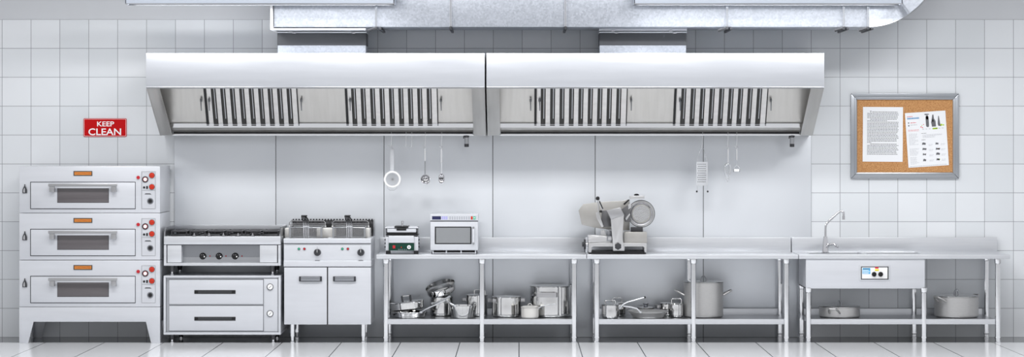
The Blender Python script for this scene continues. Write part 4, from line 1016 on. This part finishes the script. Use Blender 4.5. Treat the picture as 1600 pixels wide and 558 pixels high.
# ------------------------------------------------------------------ pots and pans
def pot(name, label, px, d, y_top, rt, cat='pot', y_bot=None, rb=None, mt='pot_steel', lid=None, sides=(), grp='pots and pans on the undershelves', z0=None, flare=False, rim=True, h=None, longh=None, open_=False):
    x = X(px, d); z0 = ZS1+.001 if z0 is None else z0
    rb = rt if rb is None else rb
    h = h if h else Z(y_top, d) - z0
    t = thing(name, label, cat, (x, -d, z0), grp)
    m = MB(); c = (x, -d, z0); rc = min(.02, h*.3) if abs(rt-rb) < .01 else .009
    prof = [(0, 0), (rb-rc, 0)] + [(rb-rc+rc*math.sin(a), rc-rc*math.cos(a)) for a in (PI/8, PI/4, 3*PI/8, PI/2)]
    rw = lambda f: rb+(rt-rb)*f
    prof += [(rw(.06), rc+(h-rc)*.06), (rw(.5), rc+(h-rc)*.5), (rt-.0012, h-.012), (rt-.001, h-.006), (rt+.004, h-.004), (rt+.005, h-.001), (rt+.003, h), (rt-.003, h-.002)] if rim else [(rt, h), (rt-.003, h)]
    prof += [(rb-.004, rc), (rb-rc, .006), (0, .006)]
    m.lathe(c, prof, 56); m.build('body', mt, t)
    top = h
    if lid:
        m = MB(); m.lathe(c, [(rt+.003, h+.001), (rt+.004, h+.004), (rt-.004, h+.006), (rt*.8, h+.012), (rt*.3, h+.016), (0, h+.017)], 48)
        l = m.build('lid', 'pot_steel' if mt == 'matte_steel' else mt, t)
        m = MB(); zz = z0+h+.012
        kind, lw, lh, lr = lid[:4]; lx = x+(lid[4] if len(lid) > 4 else 0)
        if kind == 'flat': m.lathe((lx, -d, zz), [(0, 0), (lw, 0), (lw, lh), (0, lh)], 18)
        elif kind == 'loop':
            m.tube([(lx-lw, -d-.0, zz-.004), (lx-lw, -d, zz+lh*.75), (lx-lw*.8, -d, zz+lh), (lx+lw*.8, -d, zz+lh), (lx+lw, -d, zz+lh*.75), (lx+lw, -d, zz-.004)], lr, 10)
            for s_ in (-1, 1): m.lathe((lx+s_*lw, -d, zz-.002), [(0, 0), (lr*1.8, 0), (lr*1.8, .003), (0, .005)], 12)
        elif kind == 'arch':
            m.tube([(lx+lw*math.cos(a), -d, zz-.004+lh*math.sin(a)) for a in [PI-PI*i/10 for i in range(11)]], lr, 10)
        elif kind == 'posts':
            for s_ in (-1, 1): m.cyl((lx+s_*lw, -d, zz-.004), (lx+s_*lw, -d, zz+lh), lr*1.7, lr*1.7, 12, 1)
            m.box(lx-lw, lx+lw, -d-.006, -d+.006, zz+lh-.010, zz+lh, 0, .003)
        else:
            m.lathe((lx, -d, zz), [(0, 0), (lw*.7, 0), (lw*.5, lh*.5), (lw*.8, lh*.8), (lw*.8, lh), (0, lh)], 18)
        m.build('lid_handle', ['grey_metal' if mt == 'matte_steel' else mt, 'charcoal_plastic'], l)
    for (ang, kind, yy) in sides:
        m = MB(); a = math.radians(ang); zc = z0+h-yy; dr = Vector((math.cos(a), math.sin(a), 0)); tn = Vector((-dr.y, dr.x, 0)); cc = Vector((x, -d, zc)); r_ = rt-.002 + (rb-rt)*yy/max(h, .01)
        if kind in ('strap', 'wide'):   # flat strap handle
            hw, out, th = (.052, .045, .016) if kind == 'strap' else (.105, .05, .024)
            Mx = Matrix((dr, tn, Vector((0, 0, 1)))).transposed().to_4x4(); Mx.translation = cc
            m.box(r_, r_+out, -hw, -hw+.008, -th, th, 0, .002, Mx); m.box(r_, r_+out, hw-.008, hw, -th, th, 0, .002, Mx); m.box(r_+out-.006, r_+out, -hw, hw, -th, th, 0, .002, Mx)
        else:                 # cast loop handle, rising outwards
            hw, out = (.055, .085) if kind == 'cast' else (.045, .05); up = .03 if kind == 'cast' else .004
            m.tube([cc+dr*r_-tn*hw-Vector((0, 0, up*.6)), cc+dr*(r_+out*.6)-tn*hw*.85+Vector((0, 0, up*.4)), cc+dr*(r_+out)-tn*hw*.5+Vector((0, 0, up)), cc+dr*(r_+out)+tn*hw*.5+Vector((0, 0, up)), cc+dr*(r_+out*.6)+tn*hw*.85+Vector((0, 0, up*.4)), cc+dr*r_+tn*hw-Vector((0, 0, up*.6))], .010 if kind == 'cast' else .007, 10)
        m.build('side_handle', 'strap_grey' if kind in ('strap', 'wide') else mt, t)
    if longh:
        m = MB(); pts, r_ = longh[0], longh[1]; m.tube([Vector(p) for p in pts], r_, 10)
        e = Vector(pts[-1]); p_ = Vector(pts[-2]); 
        if len(longh) > 2 and longh[2]: dd_ = (e-p_).normalized(); m.cyl(e-dd_*.012, e+dd_*.004, r_*1.25, mi=1)
        f = Vector(pts[0]); m.lathe(f, [(0, -.012), (.016, -.008), (.016, .008), (0, .012)], 12)
        m.build('long_handle', ['satin_steel', 'black_plastic'], t)
    return t
def WW(px, py, d): return W(px, py, d)
pot('saute_pan', 'low steel saute pan at the bottom of the stacked pair by the leftmost table leg', 638.5, .36, 486.3, .185, 'pan', rb=.172, longh=([WW(658, 488, .50), WW(668, 482, .56), WW(682, 476, .60), WW(695.5, 469.5, .62)], .0075))
zz = Z(486.3, .36)
p2 = pot('saute_pan', 'lidded low steel pan lying tilted on another pan by the leftmost table leg', 637, .34, 0, .175, 'pan', z0=zz+.012, h=.082, lid=('posts', .042, .055, .006), rb=.168)
p2.rotation_euler = (0, math.radians(-7), 0)
pot('saucepan', 'upright steel pot carrying the tipped pan', 690, .19, 464, .118, 'pot')
p4 = pot('frying_pan', 'tipped open steel pan lying on top of an upright pot', 691, .24, 0, .155, 'pan', z0=Z(464, .19)+.050, h=.080, rb=.148, sides=((-62, 'strap', .02),), longh=([(X(672, .40), -.40, Z(461, .19)), (X(678, .48), -.48, Z(458, .2)), (X(702, .56), -.56, Z(449.5, .2))], .009))
p4.rotation_euler = (math.radians(16), math.radians(-16), 0)
pot('saucepan', 'flared steel saucepan with tapered side beside the middle table leg', 723.5, .47, 476.9, .137, 'pot', rb=.112, longh=([WW(711, 478, .60), WW(704, 474.5, .60), WW(697, 469.5, .52), WW(694, 468, .42)], .008))
pot('casserole', 'lidded steel pot behind the middle table leg', 745, .205, 461.4, .107, 'pot', lid=('loop', .055, .045, .0055, .03), sides=((180, 'strap', .045),))
pot('casserole', 'shiny steel pot with a flat top, right beside the tiny white lidded saucepan', 791.3, .30, 464, .148, 'pot', lid=('flat', .012, .006, .01), sides=((-150, 'strap', .03), (0, 'strap', .03)))
pot('small_saucepan', 'tiny matte white lidded saucepan in front of the big stockpot', 828, .54, 480, .088, 'pot', mt='baked_enamel', lid=('arch', .022, .028, .0035), longh=([WW(840, 483, .50), WW(846, 478.6, .50), WW(856, 476.8, .50), WW(868, 475.5, .50)], .0045))
pot('stockpot', 'big shiny steel stockpot with square strap handles on the shelf under the slicer end', 860.5, .27, 447, .213, 'pot', lid=('flat', .012, .006, .01), sides=((-100, 'wide', .075), (80, 'wide', .075)))
pot('small_saucepan', 'small shiny lidded saucepan with long black-tipped handle at the shelf corner', 953.5, .52, 476.6, .088, 'pot', lid=('loop', .052, .035, .0055), longh=([WW(968, 482, .50), WW(973, 476.5, .52), WW(980, 472.5, .52), WW(1008, 464.6, .48)], .0088, True))
pot('casserole', 'lidded steel pot hidden behind the small saucepan with the black-tipped handle', 962, .22, 474, .10, 'pot', lid=('loop', .045, .045, .0055, .015), sides=((0, 'strap', .04),))
pot('frying_pan', 'wide flared grey frying pan in front of a low casserole', 1013, .45, 485.5, .203, 'pan', rb=.16, mt='matte_steel', longh=([WW(1001, 488, .625), WW(995, 482.5, .635), WW(986, 480, .63), WW(974, 478.5, .60)], .008))
pot('casserole', 'low lidded casserole with a knob peeking over the wide frying pan', 1009, .150, 481, .085, 'pot', mt='matte_steel', lid=('knob', .036, .034, .01))
pot('small_saucepan', 'narrow bright lidded saucepan touching the left side of the tall matte stockpot', 1057, .40, 475.5, .07, 'pot', lid=('loop', .050, .045, .006))
pot('casserole', 'shiny steel pot half hidden between the wide frying pan and the tall stockpot', 1043.5, .17, 474.2, .083, 'pot', lid=('flat', .01, .005, .01), sides=((190, 'strap', .03),))
pot('stockpot', 'tall matte grey lidded stockpot behind a table leg on the shelf under the slicer table', 1099, .33, 440.5, .202, 'pot', mt='matte_steel', lid=('arch', .029, .052, .006), sides=((180, 'cast', .115), (0, 'cast', .115)))
pot('casserole', 'low wide matte grey lidded pan on the shelf below the sink box', 1311.8, .36, 478.5, .207, 'pan', mt='matte_steel', lid=('arch', .018, .048, .007), sides=((-112, 'cast', .04), (68, 'cast', .04)))
pot('casserole', 'deep matte grey lidded pot on the open end of the sink table shelf', 1494.5, .34, 462.5, .222, 'pot', mt='matte_steel', lid=('arch', .022, .058, .008), sides=((-142, 'cast', .03), (38, 'cast', .03)))

# ------------------------------------------------------------------ light
wd = bpy.data.worlds.new('world'); SC.world = wd; wd.use_nodes = True
nt = wd.node_tree; N = nt.nodes; L = nt.links; bg = N['Background']
tc = N.new('ShaderNodeTexCoord'); sp = N.new('ShaderNodeSeparateXYZ'); L.new(tc.outputs['Generated'], sp.inputs[0])
ny = N.new('ShaderNodeMath'); ny.operation = 'MULTIPLY'; ny.inputs[1].default_value = -1; L.new(sp.outputs[1], ny.inputs[0])
at = N.new('ShaderNodeMath'); at.operation = 'ARCTAN2'; L.new(sp.outputs[0], at.inputs[0]); L.new(ny.outputs[0], at.inputs[1])
mr = N.new('ShaderNodeMapRange'); mr.inputs['From Min'].default_value = -PI; mr.inputs['From Max'].default_value = PI; L.new(at.outputs[0], mr.inputs['Value'])
cr = N.new('ShaderNodeValToRGB'); L.new(mr.outputs[0], cr.inputs[0])
st_ = [(-180, 0.6), (-160, 0.6), (-148, 0.03), (-96, 0.03), (-92, 1.3), (-82, 1.3), (-79, 0.05), (-60, 0.05), (-56, 1.5), (-37, 1.5), (-33, 0.1), (-22, 0.12), (-18, 1.05), (0, 1.0), (15, 1.0), (19, 0.9), (26, 0.85), (30, 0.1), (42, 0.1), (46, 1.6), (60, 1.6), (64, 0.05), (84, 0.05), (88, 1.1), (98, 1.1), (102, 0.03), (150, 0.03), (160, 0.6), (180, 0.6)]
el = cr.color_ramp.elements
for i, (a, v_) in enumerate(st_):
    p = (a+180)/360
    e = el[0] if i == 0 else (el[1] if i == len(st_)-1 else el.new(min(p, .999)))
    e.position = p
for e, (a, v_) in zip(sorted(el, key=lambda e: e.position), st_): e.color = (v_/1.6*.98, v_/1.6*.99, v_/1.6*1.02, 1)
up = N.new('ShaderNodeMapRange'); up.inputs['From Min'].default_value = -.25; up.inputs['From Max'].default_value = .05; up.inputs['To Min'].default_value = .35; up.inputs['To Max'].default_value = 1
L.new(sp.outputs[2], up.inputs['Value'])
mx = N.new('ShaderNodeMath'); mx.operation = 'MULTIPLY'; mx.inputs[1].default_value = 1.6; L.new(up.outputs[0], mx.inputs[0])
L.new(cr.outputs[0], bg.inputs['Color']); L.new(mx.outputs[0], bg.inputs['Strength'])

# added fill lights overhead, out of view, to brighten walls and shade under shelves
for k, x in enumerate((-4.2, -1.4, 1.4, 4.2)):
    area('overhead_fill_light', (x, -3.6, 4.38), 1.8, .6, 85)

# ------------------------------------------------------------------ camera
cam = bpy.data.cameras.new('camera'); co = bpy.data.objects.new('camera', cam); COL.objects.link(co)
co.location = (0, -CAMD, CH); co.rotation_euler = (PI/2, 0, 0)
cam.sensor_width = 36; cam.lens = 36*F/1600; cam.shift_x = (800-VX)/1600; cam.shift_y = (HZ-279)/1600
cam.clip_end = 100
SC.camera = co
vs = SC.view_settings; vs.view_transform = 'Standard'; vs.look = 'None'; vs.gamma = 1; vs.use_curve_mapping = False; vs.exposure = 0.46
for o in bpy.data.objects:
    if '_w' in o: del o['_w']
